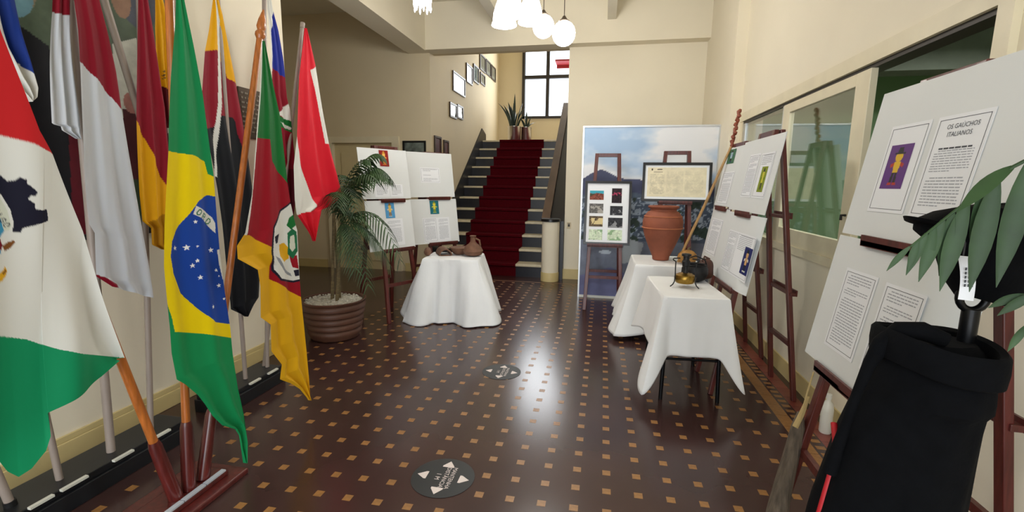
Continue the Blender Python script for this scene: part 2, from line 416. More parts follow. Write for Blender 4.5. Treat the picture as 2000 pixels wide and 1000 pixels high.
# wall beside the stairs
struct('wall_back', MB().box(-.58, 1.37, YB, YB+.2, 0, 3.52), m_wall)
struct('baseboard_back', MB().box(-.60, 1.37, YB-.02, YB, 0, .16), m_base)
# pier and partition on the right
struct('wall_pier', MB().box(1.37, 1.72, 5.82, YB+.2, 0, ZC), m_wall)
struct('wall_right', MB().box(XR, XR+.14, 2.22, 5.82, 0, 1.0).box(XR, XR+.14, 2.22, 5.82, 2.28, ZC).box(XR, XR+.2, -2.7, 2.22, 0, ZC), m_wall)
struct('baseboard_right', MB().box(XR-.012, XR, -2.7, 5.82, 0, .13), m_base)
struct('trim_5', MB().box(XR-.03, XR+.12, 2.16, 2.24, 1.0, 2.3), m_frame)
struct('trim_6', MB().box(XR-.012, XR+.13, 2.2, 5.82, 2.21, 2.30), m_frame)
# sliding partition window
w2 = struct('window_2', MB().box(XR-.02, XR+.13, 2.22, 5.82, .98, 1.04).box(XR+.0, XR+.12, 5.74, 5.82, 1.04, 2.21), m_frame)
MB().box(XR+.01, XR+.11, 2.24, 5.78, 2.185, 2.21).build('track', m_track, w2)
MB().box(XR+.01, XR+.04, 4.50, 4.56, 1.04, 2.185).build('window_mullion', m_alu, w2)
MB().box(XR+.01, XR+.04, 5.66, 5.73, 1.04, 2.185).build('window_mullion', m_alu, w2)
MB().box(XR+.02, XR+.026, 4.56, 5.66, 1.04, 2.185).build('pane', m_glass, w2)
sl = MB().box(XR-.005, XR+.035, 3.16, 3.32, 1.0, 2.185).box(XR-.005, XR+.035, 4.36, 4.50, 1.0, 2.185).box(XR-.005, XR+.035, 3.32, 4.36, 1.0, 1.165).box(XR-.005, XR+.035, 3.32, 4.36, 2.11, 2.185)
slo = sl.build('sliding_sash', m_frame, w2, bevel=.004)
MB().box(XR+.01, XR+.016, 3.32, 4.36, 1.165, 2.11).build('pane', m_glass, slo)
MB().tube([(XR-.005, 3.25, 1.33), (XR-.03, 3.25, 1.33), (XR-.03, 3.25, 1.30)], .008).build('latch', m_iron, slo)
# office behind the partition
struct('wall_office_back', MB().box(4.7, 4.9, .6, 7.75, 0, 2.9), m_green)
struct('wall_office_end', MB().box(1.72, 4.9, 6.4, 6.6, 0, 2.9), m_green)
struct('wall_office_front', MB().box(1.69, 4.9, .6, .8, 0, 2.9), m_green)
struct('ceiling_office', MB().box(1.63, 4.9, .6, 6.6, 2.9, 3.0), m_dkbeam)
struct('trim_7', MB().box(1.63, 4.7, 3.0, 3.3, 2.55, 2.9), m_dkbeam)
struct('trim_8', MB().box(1.63, 4.7, 5.0, 5.25, 2.55, 2.9), m_dkbeam)
cab = thing('office_cabinet', 'brown wooden office cabinet behind the sliding glass', 'cabinet', (3.6, 6.15, 0))
MB().box(-.5, .5, -.22, .22, 0, 1.5).build('body', m_leather, cab, bevel=.005)
for x0 in (-.48, .01):
    dd = MB().box(x0, x0+.47, -.235, -.22, .06, 1.46).build('door', m_leather, cab)
    MB().tube([(x0+(.43 if x0 < -.1 else .04), -.235, .8), (x0+(.43 if x0 < -.1 else .04), -.26, .8)], .012).build('knob', m_alu, dd)
# entrance front behind the camera
struct('wall_entrance', MB().box(XL-.2, -2.36, -2.7, -2.45, 0, ZC).box(1.06, XR+.2, -2.7, -2.45, 0, ZC).box(-2.36, 1.06, -2.7, -2.45, 3.2, ZC), m_wall)

# ------------------------------------------------------------------ staircase
st = thing('staircase', 'straight staircase with pale treads and dark risers rising to a landing', 'staircase', (-1.84, 7.35, 0))
RH, TD, Y0 = .206, .30, 7.35
SX0, SX1 = XL+.02, -.9
for k in range(12):
    y = Y0+TD*k; z = RH*(k+1)
    yend = 12.38 if k == 11 else y+TD+.03
    stp = MB().box(SX0, SX1, y, yend, z-.035, z).build('tread', m_tread, st, world=True, bevel=.006)
    MB().box(SX0, SX1, y+.03, y+.06, z-RH, z-.035).build('riser', m_riser, st, world=True)
sk = MB()
y1, y2 = Y0-.02, 10.62
sk.add([(XL+.001, y1, 0), (XL+.001, y1, .42), (XL+.001, y2, 2.472+.26), (XL+.001, y2+.35, 2.472+.16), (XL+.001, y2+.35, 2.2), (XL+.001, y2, 2.2),
        (XL+.02, y1, 0), (XL+.02, y1, .42), (XL+.02, y2, 2.472+.26), (XL+.02, y2+.35, 2.472+.16), (XL+.02, y2+.35, 2.2), (XL+.02, y2, 2.2)],
       [(0,1,2,3,4,5), (11,10,9,8,7,6), (0,6,7,1), (1,7,8,2), (2,8,9,3), (3,9,10,4), (4,10,11,5), (5,11,6,0)])
sk.build('wall_skirt', m_black, st, world=True)
def wedge(x0, x1, ya, yb, za0, za1, zb0, zb1):
    return MB().add([(x0,ya,za0),(x1,ya,za0),(x1,yb,zb0),(x0,yb,zb0),(x0,ya,za1),(x1,ya,za1),(x1,yb,zb1),(x0,yb,zb1)],
                    [(0,3,2,1),(4,5,6,7),(0,1,5,4),(1,2,6,5),(2,3,7,6),(3,0,4,7)])
sl_ = RH/TD
wedge(-.9, -.585, 7.3, 10.6, 0, .93, 0, .93+sl_*3.3).build('parapet', m_black, st, world=True)
wedge(-.93, -.80, 7.28, 10.6, .93, .98, .93+sl_*3.3, .99+sl_*3.3).build('handrail', m_rail, st, world=True)
nw = MB().lathe([(.135, 0), (.135, .93)], (-.775, 7.21, 0), 40).build('newel', m_wall, st, world=True, smooth=True)
MB().lathe([(.142, 0), (.142, .125), (.137, .14)], (-.775, 7.21, 0), 40).build('newel_base', m_base, nw, world=True, smooth=True)
MB().lathe([(.15, .93), (.15, .965), (.14, .975)], (-.775, 7.21, 0), 40).build('newel_cap', m_blackframe, nw, world=True, smooth=True)

run = MB(); cx0, cx1 = -2.36, -1.35
pts = [(Y0-.005+.03, 0.003)]
for k in range(12):
    y = Y0+TD*k; z = RH*(k+1)
    pts += [(y+.018, z-.045), (y-.014, z-.03), (y-.012, z+.006), (y+.012, z+.012)]
    if k < 11: pts.append((y+TD+.02, z+.012))
pts.append((11.9, RH*12+.012))
NX = 8
for y, z in pts:
    for i in range(NX+1): run.v.append((cx0+(cx1-cx0)*i/NX, y, z))
for j in range(len(pts)-1):
    for i in range(NX): a = j*(NX+1)+i; run.f.append((a, a+1, a+NX+2, a+NX+1))
cr = run.build('carpet_runner', m_carpet)
so = cr.modifiers.new('thick', 'SOLIDIFY'); so.thickness = .008; so.offset = -1
tag(cr, 'maroon carpet runner laid down the middle of the stairs', 'carpet')
FLAGS = {
 'city':(-1.80,'c',[(1.067,2.400),(1.129,2.156),(1.170,1.926),(1.202,1.776),(1.228,1.650),(1.258,1.579),(1.292,1.444),(1.325,1.315),(1.364,1.058),(1.408,0.818)],
  [(0.871,0.870),(0.901,0.700),(0.950,0.735),(0.992,0.694),(1.010,0.640),(1.029,0.582),(1.051,0.549),(1.083,0.559),(1.123,0.599),(1.139,0.645),(1.138,0.726),(1.191,0.739),(1.258,0.752),(1.331,0.773),(1.406,0.804)],
  [('w',None),
   ('red',[(1.028,2.455),(1.784,2.992),(1.618,1.520),(1.258,1.579),(1.209,1.608),(1.133,1.629),(1.043,1.651),(0.927,1.668)]),
   ('green',[(0.854,1.107),(0.968,1.057),(1.057,1.020),(1.132,0.981),(1.198,0.926),(1.257,0.890),(1.412,0.815),(1.341,0.207),(0.791,0.621)]),
   ('navy',[(1.078,1.568),(1.124,1.556),(1.125,1.543),(1.133,1.539),(1.130,1.525),(1.122,1.523),(1.130,1.507),(1.142,1.495),(1.143,1.488),(1.162,1.492),(1.171,1.501),(1.184,1.493),(1.182,1.482),(1.194,1.469),(1.204,1.454),(1.198,1.441),(1.188,1.443),(1.180,1.432),(1.194,1.419),(1.194,1.400),(1.211,1.395),(1.223,1.399),(1.225,1.382),(1.224,1.359),(1.215,1.356),(1.162,1.340),(1.157,1.328),(1.141,1.331),(1.146,1.360),(1.143,1.400),(1.134,1.432),(1.122,1.463),(1.114,1.476),(1.072,1.523)]),
   ('navy',[(1.078,1.568),(1.030,1.551),(1.027,1.539),(1.019,1.534),(1.018,1.522),(1.024,1.520),(1.014,1.504),(1.002,1.493),(0.999,1.487),(0.985,1.490),(0.980,1.498),(0.969,1.491),(0.967,1.482),(0.956,1.470),(0.947,1.458),(0.948,1.447),(0.955,1.448),(0.959,1.439),(0.947,1.428),(0.943,1.413),(0.931,1.410),(0.924,1.414),(0.919,1.401),(0.916,1.382),(0.921,1.379),(0.954,1.359),(0.955,1.348),(0.968,1.348),(0.970,1.373),(0.981,1.408),(0.995,1.436),(1.011,1.464),(1.021,1.476),(1.072,1.523)]),
   ('pale',[(1.071,1.516),(1.113,1.467),(1.127,1.435),(1.137,1.397),(1.141,1.352),(1.135,1.336),(1.124,1.334),(1.118,1.370),(1.113,1.405),(1.105,1.441),(1.068,1.494)]),
   ('pale',[(1.071,1.516),(1.020,1.467),(1.001,1.439),(0.984,1.405),(0.972,1.366),(0.973,1.352),(0.981,1.348),(0.994,1.379),(1.006,1.410),(1.021,1.443),(1.068,1.494)]),
   ('skyb',[(1.065,1.464),(1.111,1.448),(1.116,1.409),(1.121,1.369),(1.124,1.334),(1.113,1.316),(1.097,1.335),(1.051,1.360)]),
   ('skyb',[(1.065,1.464),(1.018,1.450),(1.005,1.414),(0.992,1.379),(0.981,1.348),(0.986,1.330),(1.004,1.344),(1.051,1.360)]),
   ('maroon',[(1.051,1.360),(1.096,1.334),(1.113,1.315),(1.116,1.287),(1.110,1.272),(1.093,1.303),(1.048,1.330)]),
   ('maroon',[(1.051,1.360),(1.004,1.343),(0.986,1.329),(0.978,1.305),(0.979,1.290),(1.001,1.314),(1.048,1.330)]),
   ('skyb',[(1.048,1.330),(1.093,1.303),(1.111,1.275),(1.110,1.264),(1.091,1.290)]),
   ('skyb',[(1.048,1.330),(1.001,1.314),(0.980,1.293),(0.977,1.283),(0.999,1.302)]),
   ('gold',[(1.045,1.307),(1.091,1.287),(1.105,1.260),(1.101,1.251),(1.085,1.242),(1.037,1.247)]),
   ('gold',[(1.045,1.307),(0.999,1.299),(0.981,1.278),(0.982,1.270),(0.993,1.257),(1.037,1.247)]),
   ('brown',[(1.116,1.290),(1.131,1.301),(1.142,1.303),(1.143,1.297),(1.134,1.282),(1.119,1.271)]),
   ('brown',[(0.978,1.308),(0.969,1.321),(0.962,1.324),(0.959,1.319),(0.963,1.304),(0.972,1.291)]),
   ('gold',[(1.030,1.191),(1.079,1.196),(1.098,1.203),(1.109,1.214),(1.115,1.226),(1.117,1.213),(1.115,1.197),(1.103,1.180),(1.076,1.168),(1.027,1.164)]),
   ('gold',[(1.030,1.191),(0.988,1.214),(0.974,1.227),(0.968,1.240),(0.966,1.252),(0.961,1.241),(0.960,1.227),(0.966,1.208),(0.985,1.187),(1.027,1.164)]),
   ('brown',[(1.087,1.194),(1.095,1.201),(1.099,1.189),(1.090,1.181)]),
   ('brown',[(0.982,1.215),(0.976,1.223),(0.971,1.214),(0.976,1.204)]),
   ('brown',[(1.106,1.205),(1.115,1.216),(1.115,1.206),(1.108,1.198)]),
   ('brown',[(0.969,1.231),(0.964,1.243),(0.962,1.235),(0.966,1.225)]),
   ('txt','T',(1.115,1.403),(0.0042,-0.0124),(0.0107,0.0065),'navy'),
   ('txt','A',(1.119,1.385),(0.0042,-0.0142),(0.0121,0.0067),'navy'),
   ('txt','G',(1.125,1.368),(0.0036,-0.0147),(0.0125,0.0058),'navy'),
   ('txt','O',(1.131,1.353),(0.0030,-0.0151),(0.0128,0.0050),'navy')]),
 'brazil':(-1.80,'r',[(1.823,2.435),(1.794,2.245),(1.780,2.139),(1.740,1.925),(1.717,1.766),(1.699,1.618),(1.669,1.437),(1.648,1.309),(1.626,1.138),(1.623,1.006),(1.621,0.872),(1.615,0.759),(1.624,0.636),(1.661,0.598),(1.720,0.518),(1.751,0.458),(1.784,0.384),(1.832,0.311),(1.907,0.249),(1.927,0.204),(1.933,0.129),(1.952,0.034)],
  [(1.828,2.437),(1.833,2.258),(1.848,2.171),(1.865,2.081),(1.897,1.881),(1.914,1.690),(1.931,1.513),(1.933,1.334),(1.937,1.135),(1.947,0.955),(1.961,0.767),(1.960,0.632),(1.971,0.435),(1.991,0.284),(1.998,0.135),(1.962,0.028)],
  [('bgreen',None),
   ('byel',[(1.629,1.617),(1.699,1.618),(1.824,1.608),(1.891,1.585),(1.903,1.527),(1.942,1.511),(2.195,1.514),(2.110,0.652),(1.955,0.715),(1.792,0.789),(1.640,0.847),(1.635,0.913),(1.622,0.973),(1.567,1.063)]),
   ('bblue',[(2.186,1.416),(1.927,1.422),(1.895,1.430),(1.830,1.406),(1.799,1.370),(1.721,1.290),(1.680,1.236),(1.664,1.174),(1.670,1.095),(1.708,1.000),(1.767,0.924),(1.807,0.879),(1.861,0.825),(1.946,0.790),(2.118,0.738)]),
   ('w',[(1.814,1.383),(1.870,1.357),(1.908,1.324),(1.923,1.296),(1.921,1.247),(1.907,1.260),(1.872,1.297),(1.838,1.326),(1.796,1.347)]),
   ('txt','O',(1.827,1.353),(0.0226,-0.0173),(0.0211,0.0191),'dgreen'),
   ('txt','R',(1.856,1.332),(0.0225,-0.0184),(0.0224,0.0186),'dgreen'),
   ('txt','D',(1.885,1.306),(0.0223,-0.0196),(0.0238,0.0180),'dgreen'),
   ('w',[(1.922,1.167),(1.934,1.168),(1.949,1.032),(1.941,1.018),(1.927,1.097)]),
   ('star',(1.697,1.205),0.0137,0.0121),
   ('star',(1.753,1.200),0.0171,0.0148),
   ('star',(1.802,1.200),0.0071,0.0060),
   ('star',(1.888,1.170),0.0164,0.0133),
   ('star',(1.795,1.135),0.0137,0.0116),
   ('star',(1.771,1.116),0.0148,0.0127),
   ('star',(1.801,1.056),0.0153,0.0129),
   ('star',(1.803,1.312),0.0123,0.0103),
   ('star',(1.908,1.070),0.0122,0.0099),
   ('star',(1.916,0.992),0.0139,0.0112),
   ('star',(1.857,0.902),0.0133,0.0110),
   ('star',(1.921,1.039),0.0062,0.0050),
   ('star',(1.940,0.920),0.0095,0.0076)]),
 'rio':(-1.76,'r',[(2.252,2.210),(2.201,1.947),(2.163,1.790),(2.130,1.634),(2.088,1.429),(2.027,1.240),(1.968,1.183),(1.968,1.119),(2.100,1.040),(2.113,0.947),(2.104,0.782),(2.177,0.721),(2.174,0.569),(2.253,0.461),(2.232,0.380),(2.321,0.317),(2.401,0.246),(2.484,0.133)],
  [(2.275,2.216),(2.309,2.006),(2.343,1.853),(2.357,1.649),(2.371,1.480),(2.388,1.377),(2.411,1.290),(2.437,1.214),(2.441,0.950),(2.451,0.795),(2.470,0.613),(2.485,0.444),(2.496,0.271),(2.499,0.126)],
  [('rgreen',None),
   ('rred',[(1.933,1.687),(2.149,1.715),(2.250,1.716),(2.258,1.602),(2.367,1.489),(2.783,1.415),(2.633,-0.373),(1.773,0.162)]),
   ('w',[(2.215,2.199),(2.260,2.212),(2.208,1.949),(2.158,1.733),(2.071,1.327),(2.016,1.130),(1.954,1.139),(2.023,1.330),(2.080,1.556),(2.138,1.787)]),
   ('byel2',[(1.888,1.261),(2.033,1.229),(2.067,1.225),(2.169,1.166),(2.221,1.142),(2.205,0.970),(2.350,0.877),(2.509,0.771),(2.721,0.676),(2.633,-0.373),(1.773,0.162)]),
   ('navy',[(2.564,1.382),(2.388,1.382),(2.310,1.337),(2.236,1.252),(2.211,1.118),(2.221,1.012),(2.277,0.946),(2.395,0.910),(2.521,0.906)]),
   ('w',[(2.562,1.367),(2.387,1.371),(2.322,1.331),(2.248,1.246),(2.227,1.116),(2.234,1.018),(2.287,0.956),(2.396,0.922),(2.523,0.922)]),
   ('rgreen',[(2.375,1.293),(2.413,1.311),(2.426,1.245),(2.387,1.224),(2.358,1.250)]),
   ('byel2',[(2.288,1.148),(2.336,1.153),(2.368,1.120),(2.371,1.057),(2.326,1.043),(2.286,1.085)]),
   ('rred',[(2.373,1.072),(2.428,1.069),(2.439,0.985),(2.394,1.002)]),
   ('dgreen',[(2.363,1.206),(2.397,1.229),(2.431,1.208),(2.435,1.093),(2.398,1.050),(2.361,1.085)]),
   ('pale',[(2.379,1.184),(2.411,1.192),(2.418,1.113),(2.393,1.093),(2.373,1.119)]),
   ('navy',[(2.247,1.198),(2.290,1.211),(2.272,1.161),(2.251,1.158)]),
   ('greyp',[(2.245,1.091),(2.263,1.059),(2.320,0.985),(2.389,0.948),(2.381,0.968),(2.322,1.008),(2.281,1.071)]),
   ('navy',[(2.401,0.982),(2.439,0.982),(2.440,0.944),(2.412,0.944)])]),
 'black':(-2.40,'r',[(2.717,2.873),(2.668,2.591),(2.621,2.400),(2.580,2.271),(2.528,1.993),(2.523,1.872),(2.539,1.777),(2.565,1.584),(2.578,1.441),(2.587,1.213),(2.584,0.946),(2.588,0.657),(2.720,0.570)],
  [(2.730,2.879),(2.717,2.609),(2.745,2.528),(2.815,2.172),(2.852,1.917),(2.875,1.682),(2.891,1.402),(2.897,1.114),(2.883,0.820),(2.859,0.675),(2.730,0.568)],
  [('gblk',None),
   ('gyel',[(2.561,2.832),(2.982,3.022),(2.888,2.089),(2.824,2.132),(2.747,2.149),(2.725,2.216),(2.673,2.304),(2.580,2.271),(2.498,2.249)]),
   ('gred',[(2.498,2.249),(2.580,2.271),(2.673,2.304),(2.725,2.216),(2.747,2.149),(2.824,2.132),(3.086,2.090),(3.036,1.583),(2.837,1.679),(2.796,1.810),(2.789,1.882),(2.770,1.909),(2.659,1.903),(2.619,1.829),(2.543,1.811),(2.449,1.795)]),
   ('w',[(2.684,2.597),(2.701,2.603),(2.717,2.489),(2.709,2.304),(2.680,1.988),(2.636,1.762),(2.586,1.518),(2.563,1.523),(2.596,1.727),(2.651,1.983),(2.680,2.297),(2.688,2.480)])]),
 'haiti':(-2.43,'r',[(3.194,2.918),(3.179,2.707),(3.185,2.501),(3.172,2.142),(3.176,1.850),(3.214,1.588),(3.233,1.356),(3.299,1.152)],
  [(3.216,2.926),(3.239,2.728),(3.282,2.600),(3.319,2.392),(3.336,2.134),(3.370,2.045),(3.382,1.910),(3.401,1.715),(3.398,1.473),(3.377,1.310),(3.336,1.149)],
  [('gred',None),
   ('hblue',[(3.119,3.086),(3.720,3.356),(3.621,2.245),(3.325,2.275),(3.253,2.296),(3.179,2.333),(3.044,2.325)]),
   ('w',[(3.119,3.086),(3.286,3.161),(3.245,2.730),(3.214,2.580),(3.213,2.402),(3.180,2.287),(3.040,2.290)]),
   ('w',[(3.230,1.998),(3.369,2.102),(3.411,2.090),(3.396,1.932),(3.314,1.964)]),
   ('rgreen',[(3.211,1.980),(3.280,1.978),(3.411,1.953),(3.402,1.866),(3.307,1.894),(3.205,1.913)]),
   ('w',[(3.253,1.941),(3.311,1.933),(3.375,1.910),(3.362,1.893),(3.285,1.911)]),
   ('dkred',[(3.185,1.588),(3.563,1.600),(3.518,1.090),(3.141,1.126)])]),
 'redwhite':(-2.35,'r',[(3.490,2.678),(3.442,2.495),(3.392,2.295),(3.339,1.847),(3.280,1.611),(3.269,1.356),(3.278,1.244),(3.353,1.158),(3.408,1.095),(3.469,1.008)],
  [(3.524,2.688),(3.572,2.568),(3.622,2.436),(3.702,2.114),(3.790,1.805),(3.890,1.543),(3.945,1.372),(3.747,1.287),(3.607,1.259),(3.545,1.133),(3.483,1.006)],
  [('hred',None),
   ('w',[(3.556,2.381),(3.629,2.429),(3.799,1.819),(3.722,1.821)]),
   ('w',[(3.278,1.852),(3.339,1.847),(3.374,1.674),(3.440,1.535),(3.537,1.297),(3.541,1.262),(3.277,1.236),(3.162,1.243)])]),
 'bigwhite':(-2.35,'r',[(1.812,2.408),(1.809,2.281),(1.808,2.153),(1.786,1.840),(1.770,1.542),(1.766,1.379),(1.768,1.288),(1.788,1.245),(1.773,1.038),(1.840,0.974)],
  [(1.896,2.443),(1.922,2.321),(1.942,2.181),(1.961,2.012),(1.970,1.834),(1.987,1.625),(2.010,1.369),(2.026,1.167),(2.035,1.040),(2.040,0.902),(2.039,0.869)],
  [('lav',None),
   ('gred',[(1.752,2.464),(2.101,2.621),(2.005,1.790),(1.965,1.840),(1.878,1.947),(1.813,2.014),(1.700,2.037)]),
   ('gred',[(1.772,1.048),(1.805,1.029),(1.876,0.976),(1.842,0.952),(1.765,0.990)])]),
 'leftlobe':(-2.38,'r',[(1.764,2.390),(1.752,2.263),(1.746,2.211),(1.715,2.000),(1.678,1.732),(1.711,1.728),(1.713,1.708),(1.771,1.678)],
  [(1.835,2.420),(1.828,2.290),(1.818,2.157),(1.803,1.888),(1.796,1.774),(1.787,1.679)],
  [('lav',None),
   ('gred',[(1.734,2.458),(1.903,2.535),(1.867,2.229),(1.805,2.217),(1.778,2.217),(1.746,2.211),(1.702,2.196)])]),
 'blue':(-2.40,'r',[(1.447,2.261),(1.479,2.166),(1.504,2.007),(1.556,1.903),(1.601,1.851),(1.626,1.819)],
  [(1.609,2.328),(1.620,2.216),(1.632,2.102),(1.647,2.005),(1.657,1.924),(1.662,1.880),(1.652,1.840),(1.629,1.817)],
  [('navyb',None),
   ('w',[(1.433,2.255),(1.541,2.300),(1.569,2.145),(1.578,2.056),(1.588,2.002),(1.625,1.971),(1.651,1.934),(1.668,1.895),(1.659,1.820),(1.613,1.802),(1.371,1.773)])]),
 'spain':(-2.37,'r',[(2.135,2.543),(2.137,2.400),(2.111,2.146),(2.073,1.811),(2.057,1.630),(2.039,1.420),(2.034,1.282),(2.076,1.243),(2.068,1.153),(2.116,1.124)],
  [(2.180,2.562),(2.197,2.421),(2.215,2.276),(2.231,2.099),(2.247,1.889),(2.241,1.641),(2.200,1.303),(2.175,1.105)],
  [('gyel',None),
   ('gred',[(2.092,2.619),(2.389,2.753),(2.235,1.359),(2.207,1.445),(2.170,1.555),(2.121,1.700),(2.076,1.796),(2.001,1.826)]),
   ('dkyel',[(2.014,1.249),(2.064,1.266),(2.186,1.316),(2.266,1.343),(2.236,1.067),(1.997,1.103)])]),
 'yellow':(-2.42,'r',[(2.286,2.609),(2.277,2.453),(2.265,2.293),(2.262,2.135),(2.272,2.003),(2.272,1.839),(2.285,1.785)],
  [(2.330,2.627),(2.330,2.472),(2.346,2.393),(2.361,2.268),(2.349,2.073),(2.317,1.789)],
  [('gyel',None),
   ('dkred',[(2.199,1.994),(2.273,2.017),(2.322,2.004),(2.422,2.015),(2.395,1.768),(2.171,1.745)]),
   ('navy',[(2.301,2.095),(2.326,2.101),(2.325,2.093),(2.300,2.087)]),
   ('navy',[(2.298,2.073),(2.325,2.084),(2.324,2.076),(2.297,2.065)]),
   ('navy',[(2.300,2.060),(2.323,2.068),(2.322,2.059),(2.299,2.052)])]),
}# ------------------------------------------------------------------ flags
def resample(e, n, key, desc):
    e = np.array(e); t = e[:, key]; t = -t if desc else t
    t = np.maximum.accumulate(t + np.arange(len(t))*1e-6); t = (t-t[0])/(t[-1]-t[0])
    s = np.linspace(0, 1, n+1)
    return np.stack([np.interp(s, t, e[:, 0]), np.interp(s, t, e[:, 1])], 1)
def flag_cloth(key, parent, name='cloth', folds=2.2, amp=.022, ph=0.0, res=.0062):
    res = {'city': .0034, 'brazil': .0027, 'rio': .0032}.get(key, .0055)
    X, mode, e0, e1, ops = FLAGS[key]
    A, B = np.array(e0), np.array(e1)
    if mode == 'r':
        hgt = max(A[0, 1], B[0, 1])-min(A[-1, 1], B[-1, 1]); wid = max(B[:, 0].max()-A[:, 0].min(), .1)
        nv = int(hgt/res); nu = max(8, int(wid/res))
        L = resample(e0, nv, 1, True); Rr = resample(e1, nv, 1, True)
        u = np.linspace(0, 1, nu+1)
        P = L[:, None, :]*(1-u)[None, :, None]+Rr[:, None, :]*u[None, :, None]
        U = np.broadcast_to(u[None, :], P.shape[:2]); Vv = np.broadcast_to(np.linspace(0, 1, nv+1)[:, None], P.shape[:2])
    else:
        wid = A[-1, 0]-A[0, 0]; hgt = 1.5
        nv = 300; nu = int(hgt/res)
        T = resample(e0, nv, 0, False); Bo = resample(e1, nv, 0, False)
        u = np.linspace(0, 1, nu+1)
        P = T[:, None, :]*(1-u)[None, :, None]+Bo[:, None, :]*u[None, :, None]
        Vv = np.broadcast_to(u[None, :], P.shape[:2]); U = np.broadcast_to(np.linspace(0, 1, nv+1)[:, None], P.shape[:2])
    grow = np.clip(.25+1.1*Vv, 0, 1)
    ww = np.sin(2*math.pi*(folds*U+.18*np.sin(3.1*Vv+ph))+ph)
    fx = amp*grow*(ww+.22*np.sin(2*math.pi*(folds*2.3*U+.4*Vv)+1.3*ph)) + .012*np.sin(5*Vv+ph)
    P2 = P.reshape(-1, 2)
    srgb = paint(P2, ops)
    V = np.stack([X+fx.ravel(), P2[:, 0], P2[:, 1]], 1)
    return grid_mesh(name, V, nu, nv, srgb, m_flag, parent, world=True)

def low_stand(label, ya, yb, labels):
    stand = thing('flag_stand', label, 'flag stand', (-2.44, (ya+yb)/2, 0))
    MB().box(-2.56, -2.32, ya, yb, 0, .085).build('base', m_stand, stand, world=True, bevel=.004)
    MB().box(-2.55, -2.335, ya+.01, yb-.01, .085, .12).build('top_board', m_stand, stand, world=True, bevel=.004)
    for y0, y1 in labels:
        MB().box(-2.336, -2.318, y0, y1, .112, .1225).build('label', m_label, stand, world=True)
low_stand('long low black flag stand with white labels, near the camera by the wall', 1.02, 2.17, ((1.24, 1.33), (1.37, 1.46), (1.49, 1.60), (1.72, 1.82), (1.94, 2.03)))
low_stand('short low black flag stand with two white labels nearer the potted palm', 2.42, 2.99, ((2.64, 2.74), (2.82, 2.92)))
wst = thing('flag_stand', 'dark red wooden flag stand with three fanned sleeves', 'flag stand', (-1.9, 1.7, 0))
MB().box(-2.06, -1.745, 1.2, 1.93, 0, .03).build('base', m_sleeve, wst, world=True, bevel=.008)
MB().box(-1.96, -1.80, 1.26, 1.86, .03, .06).build('socket_block', m_sleeve, wst, world=True, bevel=.008)
for y0, y1 in ((1.44, 1.60), (1.605, 1.72), (1.725, 1.84)):
    MB().box(-1.822, -1.798, y0, y1, .06, .068).build('label_strip', mat('silver_label_strip', 'c9d3df', .35, metal=.3) if y0 < 1.5 else bpy.data.materials['silver_label_strip'], wst, world=True)

def pole_flag(label, base, top, keys, pm, wood=False, group=None, r=.0145, **kw):
    b, t = Vector(base), Vector(top)
    root = thing('flag', label, 'flag', base, group=group)
    MB().tube([b, t], r, 14).build('pole', pm, root, world=True, smooth=True)
    if wood:
        d = (t-b).normalized(); e = b+d*.33
        MB().tube([b, b+d*.30, e], [.03, .026, .020], 16).build('sleeve', m_sleeve, root, world=True, smooth=True)
        f = MB().tube([t-d*.02, t, t+d*.015, t+d*.03, t+d*.05, t+d*.09, t+d*.15], [.016, .026, .026, .017, .024, .019, .004], 16)
        f.build('finial', m_pole, root, world=True, smooth=True)
    else:
        d = (t-b).normalized()
        MB().tube([t-d*.03, t+d*.012], r*1.25, 14).build('cap', pm, root, world=True, smooth=True)
    for k, kk in enumerate(keys):
        flag_cloth(kk, root, 'cloth' if k == 0 else 'cloth_fold', ph=kw.get('ph', 0)+k*1.7, folds=kw.get('folds', 2.2), amp=kw.get('amp', .022))
    return root
def ext(b, p, L):
    b, p = Vector(b), Vector(p); return tuple(b+(p-b).normalized()*L)
G = 'flags standing along the flag wall'
fA = ext((-1.86, 1.617, .04), (-1.86, 1.447, .783), 2.3)
pole_flag('red, white and green flag with navy castle crest, nearest the camera', (-1.86, 1.617, .06), fA, ['city'], m_pole, True, G, .0175, folds=1.6, amp=.022, ph=2.4)
pole_flag('green and yellow flag with starry blue disc lettered on a white band', (-1.86, 1.685, .06), ext((-1.86, 1.685, .06), (-1.86, 1.82, 2.131), 2.3), ['brazil'], m_pole, True, G, .0175, folds=1.7, amp=.011, ph=2.2)
pole_flag('green, red and yellow flag with an oval white crest on a leaning wooden pole', (-1.86, 1.765, .06), (-1.86, 2.375, 2.275), ['rio'], m_pole, True, G, .0165, folds=2.0, amp=.010, ph=.3)
Z0 = .115
pole_flag('blue flag with white lower part behind the castle crest flag', (-2.42, 1.551, Z0), ext((-2.42, 1.551, .096), (-2.42, 1.532, .478), 2.75), ['blue'], m_grey, False, G, ph=1)
pole_flag('dark red and pale white flag hanging long beside the painting', (-2.42, 1.784, Z0), ext((-2.42, 1.784, .096), (-2.42, 1.858, 2.303), 2.75), ['bigwhite', 'leftlobe'], m_grey, False, G, .019, ph=.5, amp=.009)
pole_flag('red and yellow flag split on a diagonal beside the pale white flag', (-2.42, 2.0, Z0), ext((-2.42, 2.0, .115), (-2.42, 2.197, 2.424), 2.75), ['spain'], m_grey, False, G, ph=2.0, amp=.010)
pole_flag('narrow yellow flag with small black marks half hidden by the blue disc flag', (-2.46, 2.47, Z0), (-2.43, 2.42, 2.85), ['yellow'], m_grey, False, G, ph=1.2, amp=.01)
pole_flag('yellow, red and black flag with white hem beside the dark wall plaque', (-2.42, 2.71, Z0), ext((-2.42, 2.71, .115), (-2.42, 2.727, 2.614), 2.85), ['black'], m_grey, False, G, ph=2.7, amp=.011)
